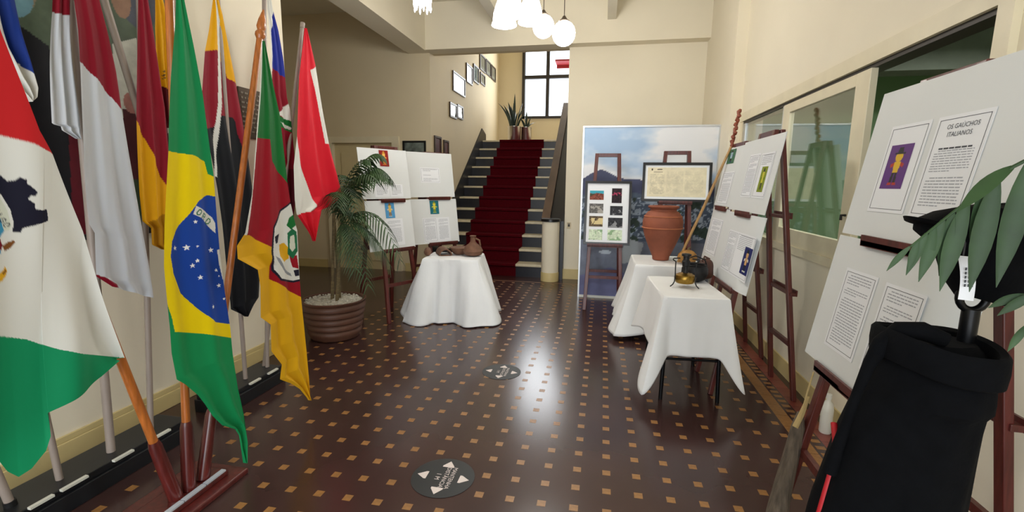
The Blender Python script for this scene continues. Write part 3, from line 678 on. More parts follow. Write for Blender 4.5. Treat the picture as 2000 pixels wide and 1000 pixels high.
pole_flag('blue and red flag with a green and white emblem behind the oval crest flag', (-2.42, 2.93, Z0), ext((-2.42, 2.93, .115), (-2.42, 3.156, 2.767), 2.95), ['haiti'], m_grey, False, G, ph=.2, amp=.012)
pole_flag('bright red flag with white stripes, farthest along the flag stand', (-2.46, 2.945, Z0), (-2.42, 3.590, 2.74), ['redwhite'], m_grey, False, G, ph=1.6, amp=.014)
lp = thing('bare_pole', 'slanted grey flag pole crossing in front of the painting', 'flag pole', (-2.42, 2.52, Z0))
MB().tube([(-2.42, 2.52, Z0), ext((-2.42, 2.548, .096), (-2.42, 2.016, 2.359), 2.75)], .0165, 14).build('shaft', m_grey, lp, world=True, smooth=True)
MB().tube([(-2.42, 2.52, Z0), (-2.42, 2.513, Z0+.03)], .022, 14).build('ferrule', m_iron, lp, world=True, smooth=True)
lp2 = thing('bare_pole', 'grey flag pole at the near left end of the black stand', 'flag pole', (-2.42, 1.368, Z0))
MB().tube([(-2.42, 1.368, Z0), ext((-2.42, 1.366, .127), (-2.42, 1.292, .593), 2.75)], .0165, 14).build('shaft', m_grey, lp2, world=True, smooth=True)
MB().tube([(-2.42, 1.368, Z0), (-2.42, 1.364, Z0+.03)], .022, 14).build('ferrule', m_iron, lp2, world=True, smooth=True)

# painting and plaque on the flag wall
pt = thing('wall_painting', 'large dark painting of two figures hung behind the flags', 'painting', (XL+.02, 2.15, 2.05), (0, 0, math.radians(90)))
Wp, Hp = 1.14, 1.75
def figs(P):
    n = vnoise(P, 5, 3)
    col = np.zeros((len(P), 3)); col[:] = hx('566450'); col *= (.75+.5*n)[:, None]
    def p(c, poly): col[inpoly(P, poly)] = np.array(hx(c))
    def e(c, x, y, a, b): col[((P[:, 0]-x)/a)**2+((P[:, 1]-y)/b)**2 < 1] = hx(c)
    p('15151a', [(.02, 0), (.02, .55), (.12, .92), (.26, 1.03), (.40, .95), (.52, .6), (.55, 0)])
    p('5c1420', [(.40, 0), (.44, .55), (.58, .75), (.62, 0)])
    e('8a7d66', .26, 1.22, .12, .17); e('6d95a0', .25, 1.16, .11, .12); e('2f2a26', .27, 1.42, .14, .09); e('8a7d66', .33, 1.3, .06, .06)
    p('bfc0b4', [(.70, .55), (.72, 1.05), (.86, 1.12), (1.0, 1.1), (1.1, .9), (1.1, .5)])
    e('4a4d58', .90, 1.37, .13, .19); e('8a6a55', .80, 1.33, .06, .12); p('4a1a20', [(.70, .2), (.74, .7), (1.0, .72), (1.08, .2)]); e('a8736a', .80, .74, .05, .06)
    p('33402c', [(.62, 0), (.70, .3), (1.1, .3), (1.14, 0)])
    return col*(.9+.2*vnoise(P, 30, 9)[:, None])
flat_print('canvas', Wp, Hp, .006, None, m_print, pt, -Wp/2, -.85, -.012, fn=figs)
MB().box(-Wp/2-.03, Wp/2+.03, -.02, .0, .90, .93).box(-Wp/2-.03, Wp/2+.03, -.02, 0, -.88, -.85).box(-Wp/2-.03, -Wp/2, -.02, 0, -.88, .93).box(Wp/2, Wp/2+.03, -.02, 0, -.88, .93).build('frame', m_black, pt)
pq = thing('wall_plaque', 'dark metal plaque with rows of raised lettering on the flag wall', 'plaque', (XL+.001, 3.37, 2.03), (0, 0, math.radians(90)))
MB().box(-.12, .15, -.015, 0, -.2, .18).build('plate', m_bronze, pq, bevel=.003)
tx = MB(); r_ = random.Random(3)
for i in range(9):
    x = -.10
    while x < .12:
        L = r_.uniform(.02, .05); tx.box(x, min(.13, x+L), -.018, -.014, .14-i*.036-.008, .14-i*.036+.006); x += L+.012
tx.build('raised_lettering', mat('dull_bronze_lettering', '7d7566', .5, metal=.4), pq)
# ------------------------------------------------------------------ easels
SLP = .15
def easel(label, cx, cy, a, zl=.78, zm=1.31, low=True, mid=True, top=1.88, slp=SLP, group='mahogany display easels'):
    e = thing('display_easel', label, 'easel', (cx, cy, 0), (0, 0, math.radians(a)), group)
    yf = lambda z, s=1: -.02-(slp if s > 0 else .115)*(top-z)
    xw = lambda z: .215-.085*z/top
    for sgn, nm in ((1, 'front'), (-1, 'rear')):
        for s in (-1, 1):
            MB().bar((s*xw(0), sgn*yf(0, sgn), 0), (s*xw(top), sgn*yf(top, sgn), top), .042, .03, (1, 0, 0)).build('leg', m_wood, e, bevel=.004)
        for z in (.40,):
            MB().bar((-xw(z), sgn*yf(z, sgn), z), (xw(z), sgn*yf(z, sgn), z), .022, .035, (0, 1, 0)).build('rung', m_wood, e)
        for z, on in ((zl, low), (zm, mid)):
            if not on: continue
            w = xw(z)+.03 if z == zl else xw(z)+.0
            y = sgn*yf(z, sgn)
            led = MB().box(-w, w, min(y, y-sgn*.0)-(.045 if sgn > 0 else -.0), max(y, y)+(.045 if sgn < 0 else 0), z-.028, z-.004).build('ledge', m_wood, e, bevel=.003)
            yy = y-sgn*.045
            MB().box(-w, w, min(yy, yy+sgn*.01), max(yy, yy+sgn*.01), z-.028, z+.014).build('ledge_lip', m_wood, led)
    MB().box(-.13-.02, .13+.02, yf(top)-.015, yf(top)+.015, top-.04, top+.002).build('top_bar', m_wood, e, bevel=.003)
    MB().box(-.13-.02, .13+.02, -yf(top)-.015, -yf(top)+.015, top-.04, top+.002).build('top_bar', m_wood, e, bevel=.003)
    return e
def easel_for(board, shift=0.0, z0=.78, slp=SLP):
    x, y, a = board[:3]; r = math.radians(a); yb = -.02-slp*(1.88-z0)-.021
    return x+math.sin(r)*yb+math.cos(r)*shift, y-math.cos(r)*yb+math.sin(r)*shift

def word_lines(mb, x0, x1, z1, n, dz, h, seed, y=-.0035, indent=(), short_last=True):
    r = random.Random(seed)
    for i in range(n):
        x = x0+(.03*(x1-x0)*3 if i in indent else 0); xe = x1 if not (short_last and i == n-1) else x0+(x1-x0)*.55
        z = z1-i*dz
        while x < xe-.004:
            L = min(r.uniform(.008, .024), xe-x); mb.box(x, x+L, y, y+.0006, z-h, z); x += L+.0045
    return mb
def frame_line(mb, x0, x1, z0, z1, t=.0016, y=-.0032):
    return mb.box(x0, x1, y, y+.0005, z0, z0+t).box(x0, x1, y, y+.0005, z1-t, z1).box(x0, x0+t, y, y+.0005, z0, z1).box(x1-t, x1, y, y+.0005, z0, z1)

def board(label, bx, by, a, z0, w, h, tilt, x0=None, curl=0.0, lift=0.0, group='white poster boards on the easels', seed=1):
    th = math.atan(tilt); r = math.radians(a)
    x = bx + (-math.sin(r))*math.sin(th)*lift; y = by + math.cos(r)*math.sin(th)*lift; z = z0+math.cos(th)*lift
    o = thing('poster_board', label, 'poster board', (x, y, z), (-th, 0, r), group)
    xa = -w/2 if x0 is None else x0
    n = 14; V = []; F = []
    for s in (0, 1):
        for j in range(n+1):
            for i in range(n+1):
                u = i/n; v = j/n
                yy = -.0016-curl*((2*u-1)**2)*(1-v)**2*.0 + curl*(max(0, u-.80)**2)*6 + s*.004
                V.append((xa+w*u, yy, h*v))
    N = (n+1)**2
    for j in range(n):
        for i in range(n):
            q = j*(n+1)+i; F.append((q, q+1, q+n+2, q+n+1)); F.append((N+q, N+q+n+1, N+q+n+2, N+q+1))
    ed = [i for i in range(n+1)]+[n+(n+1)*j for j in range(1, n+1)]+[N-1-i for i in range(1, n+1)]+[(n+1)*(n-j) for j in range(1, n)]
    for i in range(len(ed)):
        p, q = ed[i], ed[(i+1) % len(ed)]; F.append((p, p+N, q+N, q))
    mb = MB(); mb.add(V, F); mb.build('panel', m_board, o, smooth=True)
    return o
def sheet(bd, x0, x1, z0, z1, lines=None, seed=1, border=True, heading=None, y=-.0022):
    s = MB().box(x0, x1, y-.0016, y-.0008, z0, z1).build('sheet', m_paper, bd)
    if border:
        m = .012; frame_line(MB(), x0+m, x1-m, z0+m, z1-m, y=y-.0022).build('border', m_ink, s)
    if lines:
        mb = MB()
        for k, (za, zb, n, ind) in enumerate(lines):   # fractions of the height, number of lines
            H = z1-z0; W = x1-x0; dz = H*(za-zb)/n
            word_lines(mb, x0+W*.14, x1-W*.14, z0+H*za, n, dz, dz*.36, seed+k, y-.0023, ind)
        mb.build('text', m_inkl, s)
    if heading:
        for body, size, fx, fz in heading:
            me = text_mesh(body, size); me.materials.append(m_ink)
            t = link('heading', me, None, s); t.location = (x0+(x1-x0)*fx, y-.0026, z0+(z1-z0)*fz); t.rotation_euler = (math.radians(90), 0, 0)
    return s
def figure_pic(bd, x0, x1, z0, z1, bgc, body, accent='c9a23a', hat='22201c', y=-.0046):
    w, h = x1-x0, z1-z0
    ops = [(bgc, None), ('ell', body, w*.5, h*.72, w*.16, h*.11), (hat, [(w*.36, h*.80), (w*.64, h*.80), (w*.58, h*.93), (w*.42, h*.93)]), (hat, [(w*.27, h*.79), (w*.73, h*.79), (w*.73, h*.815), (w*.27, h*.815)]),
           (body, [(w*.36, h*.62), (w*.64, h*.62), (w*.62, h*.36), (w*.38, h*.36)]), (accent, [(w*.2, h*.56), (w*.36, h*.60), (w*.36, h*.52), (w*.22, h*.47)]), (accent, [(w*.8, h*.56), (w*.64, h*.60), (w*.64, h*.52), (w*.78, h*.47)]),
           (hat, [(w*.38, h*.36), (w*.49, h*.36), (w*.47, h*.14), (w*.36, h*.14)]), (hat, [(w*.51, h*.36), (w*.62, h*.36), (w*.64, h*.14), (w*.53, h*.14)]),
           (accent, [(w*.32, h*.14), (w*.48, h*.14), (w*.48, h*.09), (w*.30, h*.09)]), (accent, [(w*.52, h*.14), (w*.68, h*.14), (w*.70, h*.09), (w*.52, h*.09)])]
    return flat_print('picture', w, h, .003, ops, m_print, bd, x0, z0, y)
PARA = [(.93, .80, 4, (0,)), (.77, .68, 3, (0,)), (.65, .08, 17, (0, 5, 11))]

bR3, bR1, bR2 = (.91, 1.84, -90), (.926, 3.657, -88.5), (.973, 4.515, -88.2)
bLA, bLB = (-2.199, 4.676, 62.9), (-2.046, 5.612, 51.6)
x, y = easel_for(bR3, slp=.164); easel('mahogany easel nearest the camera, behind the black coat', x, y, -90, slp=.164)
x, y = easel_for(bR1, slp=.163); easel('mahogany easel between the sliding window and the near table', x, y, -88.5, slp=.163)
x, y = easel_for(bR2, slp=.165); easel('mahogany easel farthest along the right wall by the pier', x, y, -88.2, slp=.165)
x, y = easel_for(bLA, .06, slp=.141); easel('mahogany easel on the left beside the potted palm', x, y, 62.9, slp=.141)
x, y = easel_for(bLB, .09, .74, slp=.151); easel('mahogany easel on the left behind the cloth of clay pieces', x, y, 51.6, .74, 1.31, slp=.151)
easel('mahogany easel in front of the landscape banner holding the photo frame', .04, 5.86, 1, .79, 1.31, True, False, 1.87)
easel('mahogany easel behind the clay jar holding the wide document frame', .84, 5.90, -3, 1.31, 1.31, True, False, 1.90)

# near right
b = board('lower near poster board with two framed text sheets behind the coat', *bR3, .78, .73, .53, .164, -.36, curl=.25)
sheet(b, -.225, -.005, .085, .41, PARA, 11); sheet(b, .045, .255, .085, .405, PARA, 12)
b = board('upper near poster board with a purple picture and a titled sheet', *bR3, .78, .82, .565, .164, -.35, lift=.54)
sheet(b, -.213, .008, .10, .42, None, 13); figure_pic(b, -.176, -.045, .187, .347, '5d2f78', 'd9b02c', 'b03a28')
sheet(b, .04, .27, .095, .42, [(.66, .44, 9, (0,)), (.40, .10, 10, (0,))], 14, heading=[('OS GAÚCHOS', .021, .52, .865), ('ITALIANOS', .021, .50, .79), ('A FESTA DA UVA', .0, .5, .7)][:2])
word_lines(MB(), .085, .225, .318, 1, .01, .005, 5, -.0045, short_last=False).build('subtitle', m_ink, b)
# middle right
b = board('lower middle poster board with joined text sheets and a navy picture', *bR1, .78, .76, .53, .163, -.39, curl=.12)
sheet(b, -.215, .0, .085, .395, PARA, 21); sheet(b, .0, .38, .085, .395, [(.95, .6, 9, (0,))], 22); figure_pic(b, .225, .375, .13, .315, '1d2560', 'caa06a', 'dcd8cc')
b = board('upper middle poster board with text sheet and yellow-green picture', *bR1, .78, .80, .53, .163, -.40, lift=.545)
sheet(b, -.18, .04, .105, .42, PARA, 23); sheet(b, .068, .31, .105, .415, [(.95, .72, 6, (0,))], 24); figure_pic(b, .142, .25, .147, .32, '7d8a1e', 'c9c03a', '4a6a1e')
# far right
b = board('lower far poster board with one tall text sheet near the pier', *bR2, .78, .52, .53, .165, -.27)
sheet(b, -.21, .15, .1, .43, PARA, 31)
b = board('upper far poster board with small green picture and text near the pier', *bR2, .78, .54, .53, .165, -.29, lift=.55)
sheet(b, -.22, .12, .01, .31, PARA, 32); figure_pic(b, -.21, .0, .385, .515, '3f6b4c', '9ab0c0', '27406a')
# left
b = board('lower left poster board with a light blue picture behind palm leaves', *bLA, .78, .60, .53, .141, -.30)
sheet(b, -.075, .16, .04, .33, PARA, 41, border=False); figure_pic(b, -.055, .065, .34, .51, '4f93c4', 'd9b45a', 'c9c0a8', '8a6a3a')
b = board('upper left poster board with a red picture above the potted palm', *bLA, .78, .63, .53, .141, -.315, lift=.548)
sheet(b, -.16, .03, .02, .155, [(.9, .1, 7, ())], 42, border=False); sheet(b, .035, .21, .02, .155, [(.9, .1, 7, ())], 43, border=False); figure_pic(b, -.053, .063, .346, .516, '8c1d18', 'e2b458', 'd98a3a', 'c98a2a')
b = board('lower poster board with a teal picture over the clay pieces', *bLB, .74, .68, .56, .151, -.34)
sheet(b, -.18, .02, .02, .325, PARA, 44); sheet(b, .02, .21, .02, .325, PARA, 45, border=False); figure_pic(b, -.06, .068, .37, .54, '1f6a78', 'cdbf3c', 'b9c04a', '7a8a2a')
b = board('upper poster board with one small titled sheet left of the stairs', *bLB, .74, .65, .56, .151, -.32, lift=.585)
sheet(b, -.153, .126, .18, .37, [(.9, .72, 2, ()), (.52, .44, 1, ()), (.3, .08, 3, ())], 46)

# framed pieces on the two easels before the banner
def framed(label, cx, cy, a, z0, w, h, fw, tilt=SLP, group=None):
    th = math.atan(tilt)
    o = thing('picture_frame', label, 'picture frame', (cx, cy, z0), (-th, 0, math.radians(a)))
    fr = MB().box(-w/2, w/2, -.022, 0, 0, fw).box(-w/2, w/2, -.022, 0, h-fw, h).box(-w/2, -w/2+fw, -.022, 0, fw, h-fw).box(w/2-fw, w/2, -.022, 0, fw, h-fw)
    fr.build('frame', m_blackframe, o, bevel=.002)
    MB().box(-w/2+fw, w/2-fw, -.008, -.002, fw, h-fw).build('mat', m_paper, o)
    return o
yl = lambda z: -.02-SLP*(1.88-z)-.018
p = framed('black framed sheet of eight small photographs on an easel', .06, 5.86+yl(.79), 1, .79, .545, .76, .028)
def photo(kind, seed):
    def fn(P):
        w = P[:, 0].max(); h = P[:, 1].max(); n = vnoise(P, 70, seed); n2 = vnoise(P, 25, seed+1)
        c = np.zeros((len(P), 3))
        if kind == 'field': c[:] = hx('7a4336'); c *= (.5+n)[:, None]; t = P[:, 1] > h*(.6+.2*n2); c[t] = hx('3fa0b4'); d = (P[:, 1] < h*.62) & (P[:, 1] > h*.42+P[:, 0]*.3); c[d] = hx('3a4a34')
        elif kind == 'night': c[:] = hx('2c2026'); c *= (.6+.8*n)[:, None]; t = (np.abs(P[:, 1]-h*.62) < h*.1) & (n > .5); c[t] = hx('a83a5a')
        elif kind == 'sepia': c[:] = hx('6b5a44'); c *= (.4+.9*n)[:, None]; t = (n2 > .5) & (P[:, 1] < h*.8) & (P[:, 1] > h*.2); c[t] = hx('d8c592')
        elif kind == 'grey': c[:] = hx('6a6866'); c *= (.45+1.0*n)[:, None]; t = (n2 > .56) & (P[:, 1] < h*.75); c[t] = hx('a5a19a')
        elif kind == 'dark': c[:] = hx('35353a'); c *= (.5+.9*n)[:, None]; t = (n2 > .6) & (P[:, 1] < h*.7); c[t] = hx('8d8d90')
        else: c[:] = hx('cfdcc2'); c *= (.8+.4*n)[:, None]; c[n2 > .58] = hx('8fae86')
        return c
    return fn
for x0, z0, w, h, kind in ((-.215, .535, .165, .11, 'field'), (.045, .50, .115, .175, 'night'), (-.215, .375, .165, .115, 'grey'), (.03, .355, .145, .11, 'dark'),
                           (-.212, .215, .162, .125, 'sepia'), (.012, .205, .168, .12, 'dark'), (-.21, .055, .16, .125, 'leaf'), (.01, .055, .17, .125, 'leaf')):
    flat_print('photograph', w, h, .0035, None, m_print, p, x0, z0, -.0095, fn=photo(kind, int(1000*(x0+1)+z0*77)))
p = framed('wide black framed parchment document above the clay jar', .835, 5.90+yl(1.31), -3, 1.31, .77, .46, .03)
def parch(P):
    n = vnoise(P, 18, 4); c = np.array(hx('ddd2b6'))*(.93+.14*n)[:, None]
    for x0, x1, z1, z0 in ((.03, .19, .27, .03), (.22, .40, .30, .05), (.42, .62, .30, .05)):
        k = (P[:, 0] > x0) & (P[:, 0] < x1) & (P[:, 1] > z0) & (P[:, 1] < z1) & (np.sin(P[:, 1]*700) > -.2) & (vnoise(P, 60, 8) > .42)
        c[k] *= .86 if x0 < .2 else .93
    c[near_line(P, [(.05, .315), (.05, .325)], .008)] = hx('4a423a'); c[near_line(P, [(.11, .32), (.16, .32)], .005)] = hx('5a5248'); c[near_line(P, [(.07, .29), (.17, .29)], .003)] = hx('8a8070')
    return c
flat_print('document', .655, .345, .004, None, m_print, p, -.3275, .058, -.0095, fn=parch)

# ------------------------------------------------------------------ landscape banner
bn = thing('backdrop_banner', 'tall printed banner of a valley town under a cloudy sky', 'banner', (.545, 6.24, 0), (0, 0, math.radians(-.5)))
BW, BH = 1.62, 2.19
def valley(P):
    x = P[:, 0]/BW; y = P[:, 1]/BH
    n = vnoise(P*np.array([.7, 1.5]), 2.2, 21, 5); n2 = vnoise(P, 9, 22, 4); n3 = vnoise(P, 38, 23, 3)
    c = np.zeros((len(P), 3))
    sky = np.array(hx('a6c0dd')); cl = np.array(hx('e9ebef'))
    k = np.clip((n-.34)*4.0, 0, 1)[:, None]; c[:] = sky*(1-k)+cl*k
    low = np.clip((.80-y)*4, 0, 1)[:, None]*.5; c = c*(1-low)+np.array(hx('e3e6ea'))*low
    ridge = .70+.055*np.exp(-((x-.17)/.12)**2)+.012*np.sin(x*19)-.05*np.clip(x-.3, 0, 1)+.07*np.clip(x-.82, 0, .2)*2
    mt = y < ridge; c[mt] = np.array(hx('4b4f6b'))*(.85+.3*n2[mt])[:, None]
    hz = y < ridge-.10-.02*np.sin(x*11); c[hz] = np.array(hx('566376'))*(.75+.5*n2[hz])[:, None]
    town = (y < .60) & (y > .36) & (n3 > .56); c[town] = np.array(hx('a9b6c6'))*(.8+.5*n2[town])[:, None]
    tree = (y < .60) & (y > .2) & (n2 > .56); c[tree] = np.array(hx('39473f'))*(.7+.6*n3[tree])[:, None]
    rd = (y < .34); c[rd] = np.array(hx('757b8c'))*(.82+.35*n2[rd])[:, None]
    roof = inpoly(np.stack([x, y], 1), [(.3, .20), (.36, .36), (.5, .33), (.46, .22)]); c[roof] = hx('a9aeb4')
    fg = inpoly(np.stack([x, y], 1), [(0, 0), (0, .12), (.25, .18), (.5, .10), (.5, 0)]); c[fg] = np.array(hx('6c6e92'))*(.9+.2*n2[fg])[:, None]
    gl = ((x-.2)/.05)**2+((y-.27)/.012)**2 < 1; c[gl] = hx('c9d4e2')
    return c
flat_print('print', BW, BH, .013, None, m_banner, bn, -BW/2, .03, -.012, fn=valley)
MB().box(-BW/2, BW/2, -.010, .01, .03, BH+.03).build('backing_board', m_white, bn)
for q in ((-BW/2-.02, -BW/2, 0, BH+.05), (BW/2, BW/2+.02, 0, BH+.05)):
    MB().box(q[0], q[1], -.022, .018, q[2], q[3]).build('side_rail', m_alu, bn)
MB().box(-BW/2, BW/2, -.022, .018, BH+.03, BH+.05).build('top_rail', m_alu, bn)
MB().box(-BW/2, BW/2, -.03, .03, 0, .03).build('bottom_rail', m_white, bn)

# ------------------------------------------------------------------ small frames up the stairs
def wall_frame(label, y0, y1, z0, z1, fm, pc, plain=False):
    o = thing('picture_frame', label, 'picture frame', (XL+.001, (y0+y1)/2, (z0+z1)/2), (0, 0, math.radians(90)), 'framed pictures on the stair wall')
    w, h = (y1-y0), (z1-z0); t = .03
    MB().box(-w/2, w/2, -.025, 0, -h/2, -h/2+t).box(-w/2, w/2, -.025, 0, h/2-t, h/2).box(-w/2, -w/2+t, -.025, 0, -h/2+t, h/2-t).box(w/2-t, w/2, -.025, 0, -h/2+t, h/2-t).build('frame', fm, o)
    if plain: MB().box(-w/2+t, w/2-t, -.012, -.002, -h/2+t, h/2-t).build('picture', mat(label[:12]+'_print', pc, .5, noise=.3, scale=7), o)
    else:
        ops = [(pc, None), ('aab4b8', [(0, 0), (w, 0), (w, h*.2), (0, h*.25)]), ('5f6b72', [(w*.35, h*.2), (w*.55, h*.22), (w*.55, h*.62), (w*.35, h*.65)]), ('ell', '7c8a90', w*.45, h*.62, w*.09, h*.1)]
        flat_print('picture', w-2*t, h-2*t, .02, ops, m_print, o, -w/2+t, -h/2+t, -.008)
        MB().box(-w/2+t, w/2-t, -.014, -.012, -h/2+t, h/2-t).build('glass', m_glass, o)
m_fr = mat('dark_brown_frame', '3a2c22', .4, noise=.2)
for lb, a in (('largest brown framed portrait on the stair wall', (8.52, 9.28, 3.17, 3.52)), ('pale framed photograph right of the largest stair portrait', (9.38, 9.82, 3.50, 3.86)),
              ('pale framed photograph fifth from the stair window', (9.90, 10.32, 3.62, 3.97)), ('upper grey framed photograph above the smallest frame', (10.42, 10.92, 3.98, 4.32)),
              ('smallest framed photograph low on the stair wall row', (10.46, 10.88, 3.69, 3.93)), ('grey framed photograph second nearest the stair window', (10.98, 11.44, 4.0, 4.33)),
              ('grey framed photograph nearest the stair window', (11.5, 11.94, 4.0, 4.33)), ('left one of two low small frames on the stair wall', (8.33, 8.73, 2.68, 2.94)),
              ('right one of two low small frames on the stair wall', (8.77, 9.13, 2.72, 2.97))):
    wall_frame(lb, *a, m_fr, 'c4d0d2' if 'pale' in lb or 'low small' in lb or 'largest' in lb else '8f9694')
wall_frame('tall dark maroon panel at the foot of the stair wall', 7.52, 7.84, 1.76, 2.27, m_fr, '4a1518', True)
wall_frame('narrow maroon panel a step up the stair wall', 7.98, 8.24, 1.78, 2.24, m_fr, '5a2420', True)
o = thing('picture_frame', 'dark framed landscape picture beside the recess door', 'picture frame', (-3.06, 7.379, 1.98))
MB().box(-.2, .2, -.02, 0, .16, .19).box(-.2, .2, -.02, 0, -.19, -.16).box(-.2, -.17, -.02, 0, -.16, .16).box(.17, .2, -.02, 0, -.16, .16).build('frame', m_blackframe, o)
flat_print('picture', .34, .32, .02, None, m_print, o, -.17, -.16, -.01, fn=lambda P: np.array(hx('6d7670'))*(.5+1.0*vnoise(P, 14, 5))[:, None])
# ------------------------------------------------------------------ tables and cloths
def smooth8(vals, t, wid=(.17, .17, .17, .17)):
    # t in [0,4): corner k at t=k, side middle at k+.5
    k = int(t) % 4; f = t-int(t); w = wid[k]; c0 = math.exp(-(f/w)**2); c1 = math.exp(-((1-f)/w)**2); mid = vals[2*k+1]
    return mid+(vals[2*k]-mid)*c0+(vals[(2*k+2) % 8]-mid)*c1
def cloth(name, label, cx, cy, a, hx_, hy_, top, hem, flare, folds=26, famp=.018, seed=1, rc=.03, nper=176, nv=26, m=None, floor_lie=False, dome=0.0, wid=(.17, .17, .17, .17)):
    r = random.Random(seed); root = None
    ph = [r.uniform(0, 6.28) for _ in range(6)]
    cs = [(-hx_, -hy_), (hx_, -hy_), (hx_, hy_), (-hx_, hy_)]
    V = []; F = []
    per = []
    for k in range(nper):
        t = 4*k/nper; s = int(t); f = t-s
        p = np.array(cs[s])*(1-f)+np.array(cs[(s+1) % 4])*f
        n = np.array([(0, -1), (1, 0), (0, 1), (-1, 0)][s], float)
        d = min(f, 1-f)
        if d < .18:
            n2 = np.array([(0, -1), (1, 0), (0, 1), (-1, 0)][(s-1) % 4 if f < .5 else (s+1) % 4], float)
            w = .5*(1-d/.18); n = n*(1-w)+n2*w; n /= np.linalg.norm(n)
        per.append((t, p, n))
    per = sorted(per, key=lambda q: q[0])
    rings = []
    for q in (.35, .7, .95, .985): rings.append([(p[0]*q, p[1]*q, .0015*math.sin(9*p[0]+7*p[1]*q)+top) for t, p, n in per])
    rings.append([(p[0]+n[0]*.004, p[1]+n[1]*.004, top-.006) for t, p, n in per])
    for j in range(1, nv+1):
        v = j/nv; ring = []
        for t, p, n in per:
            hz = smooth8(hem, t, wid); fl = smooth8(flare, t, wid); th = 2*math.pi*t/4
            wave = math.sin(folds*th+ph[0]+.5*math.sin(3*th+ph[1]))+.5*math.sin(folds*.53*th+ph[2])+.3*math.sin(folds*1.9*th+ph[3]+2*v)
            cn = abs((t % 1)-.5)*2
            off = .006+fl*v**1.15+famp*wave*v**.8*(.35+.65*cn)
            z = top-.006-(top-.006-hz)*v
            if dome: z += dome*.0; off += dome*math.sin(min(1, v*1.6)*math.pi/2)*cn
            if floor_lie and z < .012: z = .006+.004*(1+math.sin(7*th+ph[4]))
            ring.append((p[0]+n[0]*off, p[1]+n[1]*off, z))
        rings.append(ring)
    V.append((0, 0, top))
    for rg in rings: V += rg
    for k in range(nper): F.append((0, 1+k, 1+(k+1) % nper))
    for j in range(len(rings)-1):
        for k in range(nper): F.append((1+j*nper+k, 1+(j+1)*nper+k, 1+(j+1)*nper+(k+1) % nper, 1+j*nper+(k+1) % nper))
    mb = MB(); ca, sa = math.cos(a), math.sin(a)
    mb.add([(x*ca-y*sa, x*sa+y*ca, z) for x, y, z in V], F)
    o = mb.build(name, m or m_cloth, None, smooth=True); o.location = (cx, cy, 0)
    for p in o.data.polygons: p.use_smooth = True
    s = o.modifiers.new('thick', 'SOLIDIFY'); s.thickness = .0025; s.offset = -1
    return tag(o, label, 'tablecloth', 'white cloths over the display tables')
def table(label, cx, cy, a, hx_, hy_, h, leg_m, r=.014, group='display tables'):
    t = thing('display_table', label, 'table', (cx, cy, 0), (0, 0, a), group)
    MB().box(-hx_, hx_, -hy_, hy_, h-.022, h).build('table_top', m_leather, t, bevel=.004)
    for sx in (-1, 1):
        for sy in (-1, 1):
            MB().tube([(sx*(hx_-.03), sy*(hy_-.03), h-.022), (sx*(hx_-.012), sy*(hy_-.012), 0)], r, 12).build('leg', leg_m, t, smooth=True)
    MB().box(-hx_+.03, hx_-.03, -hy_+.03, -hy_+.045, h-.06, h-.022).box(-hx_+.03, hx_-.03, hy_-.045, hy_-.03, h-.06, h-.022).build('apron', leg_m, t)
    MB().tube([(-hx_+.02, -hy_+.02, .30), (hx_-.02, -hy_+.02, .30)], .009).build('cross_bar', leg_m, t, smooth=True)
    MB().tube([(-hx_+.02, hy_-.02, .30), (hx_-.02, hy_-.02, .30)], .009).build('cross_bar', leg_m, t, smooth=True)
    return t
# near table with the brass stove
table('black steel table under the near white cloth', .63, 3.63, .06, .205, .355, .742, m_metal)
cloth('tablecloth', 'white cloth with pointed corners on the near table', .63, 3.63, .06, .215, .365, .752,
      [.09, .335, .13, .33, .36, .4, .30, .36], [.17, .004, .15, .05, .19, .02, .12, .05], folds=9, famp=.010, seed=4, wid=(.06, .17, .06, .14), nper=400)
# rear table with the clay jar
table('dark table under the long white cloth with the clay jar', .66, 5.0, .0, .31, .33, .722, m_metal)
cloth('tablecloth', 'long white cloth under the clay jar', .66, 5.0, .0, .32, .34, .732,
      [.05, .10, .02, .2, .2, .2, .12, .14], [.24, .09, .1, .05, .05, .03, .18, .17], folds=13, famp=.028, seed=9)
# left table
table('dark low table under the floor length cloth', -1.63, 5.03, .12, .29, .25, .672, m_metal)
cloth('tablecloth', 'floor length white cloth spread under the clay pieces by the stairs', -1.63, 5.03, .12, .30, .26, .682,
      [.0, .0, .0, .02, .06, .05, .2, .1], [.20, .13, .24, .17, .16, .06, .16, .20], folds=12, famp=.05, seed=23, floor_lie=True, dome=.06, m=m_clothw)

# ------------------------------------------------------------------ things on the tables
jar = thing('clay_jar', 'large terracotta jar with ringed body on the long cloth', 'jar', (.615, 5.02, .735))
MB().lathe([(.074, 0), (.082, .006), (.086, .035), (.128, .13), (.176, .25), (.199, .34), (.200, .40), (.185, .455), (.155, .495), (.130, .508), (.128, .525), (.15, .538), (.155, .552), (.148, .560), (.115, .556), (.11, .52)], n=48).build('body', m_terra, jar, smooth=True)
for z, r in ((.335, .2045), (.452, .188)):
    MB().lathe([(r-.004, z-.006), (r+.003, z-.003), (r+.003, z+.003), (r-.004, z+.006)], n=48).build('ring', mat('pale_terracotta_%d' % int(z*1000), 'b06b48', .8, noise=.2, scale=9), jar, smooth=True)

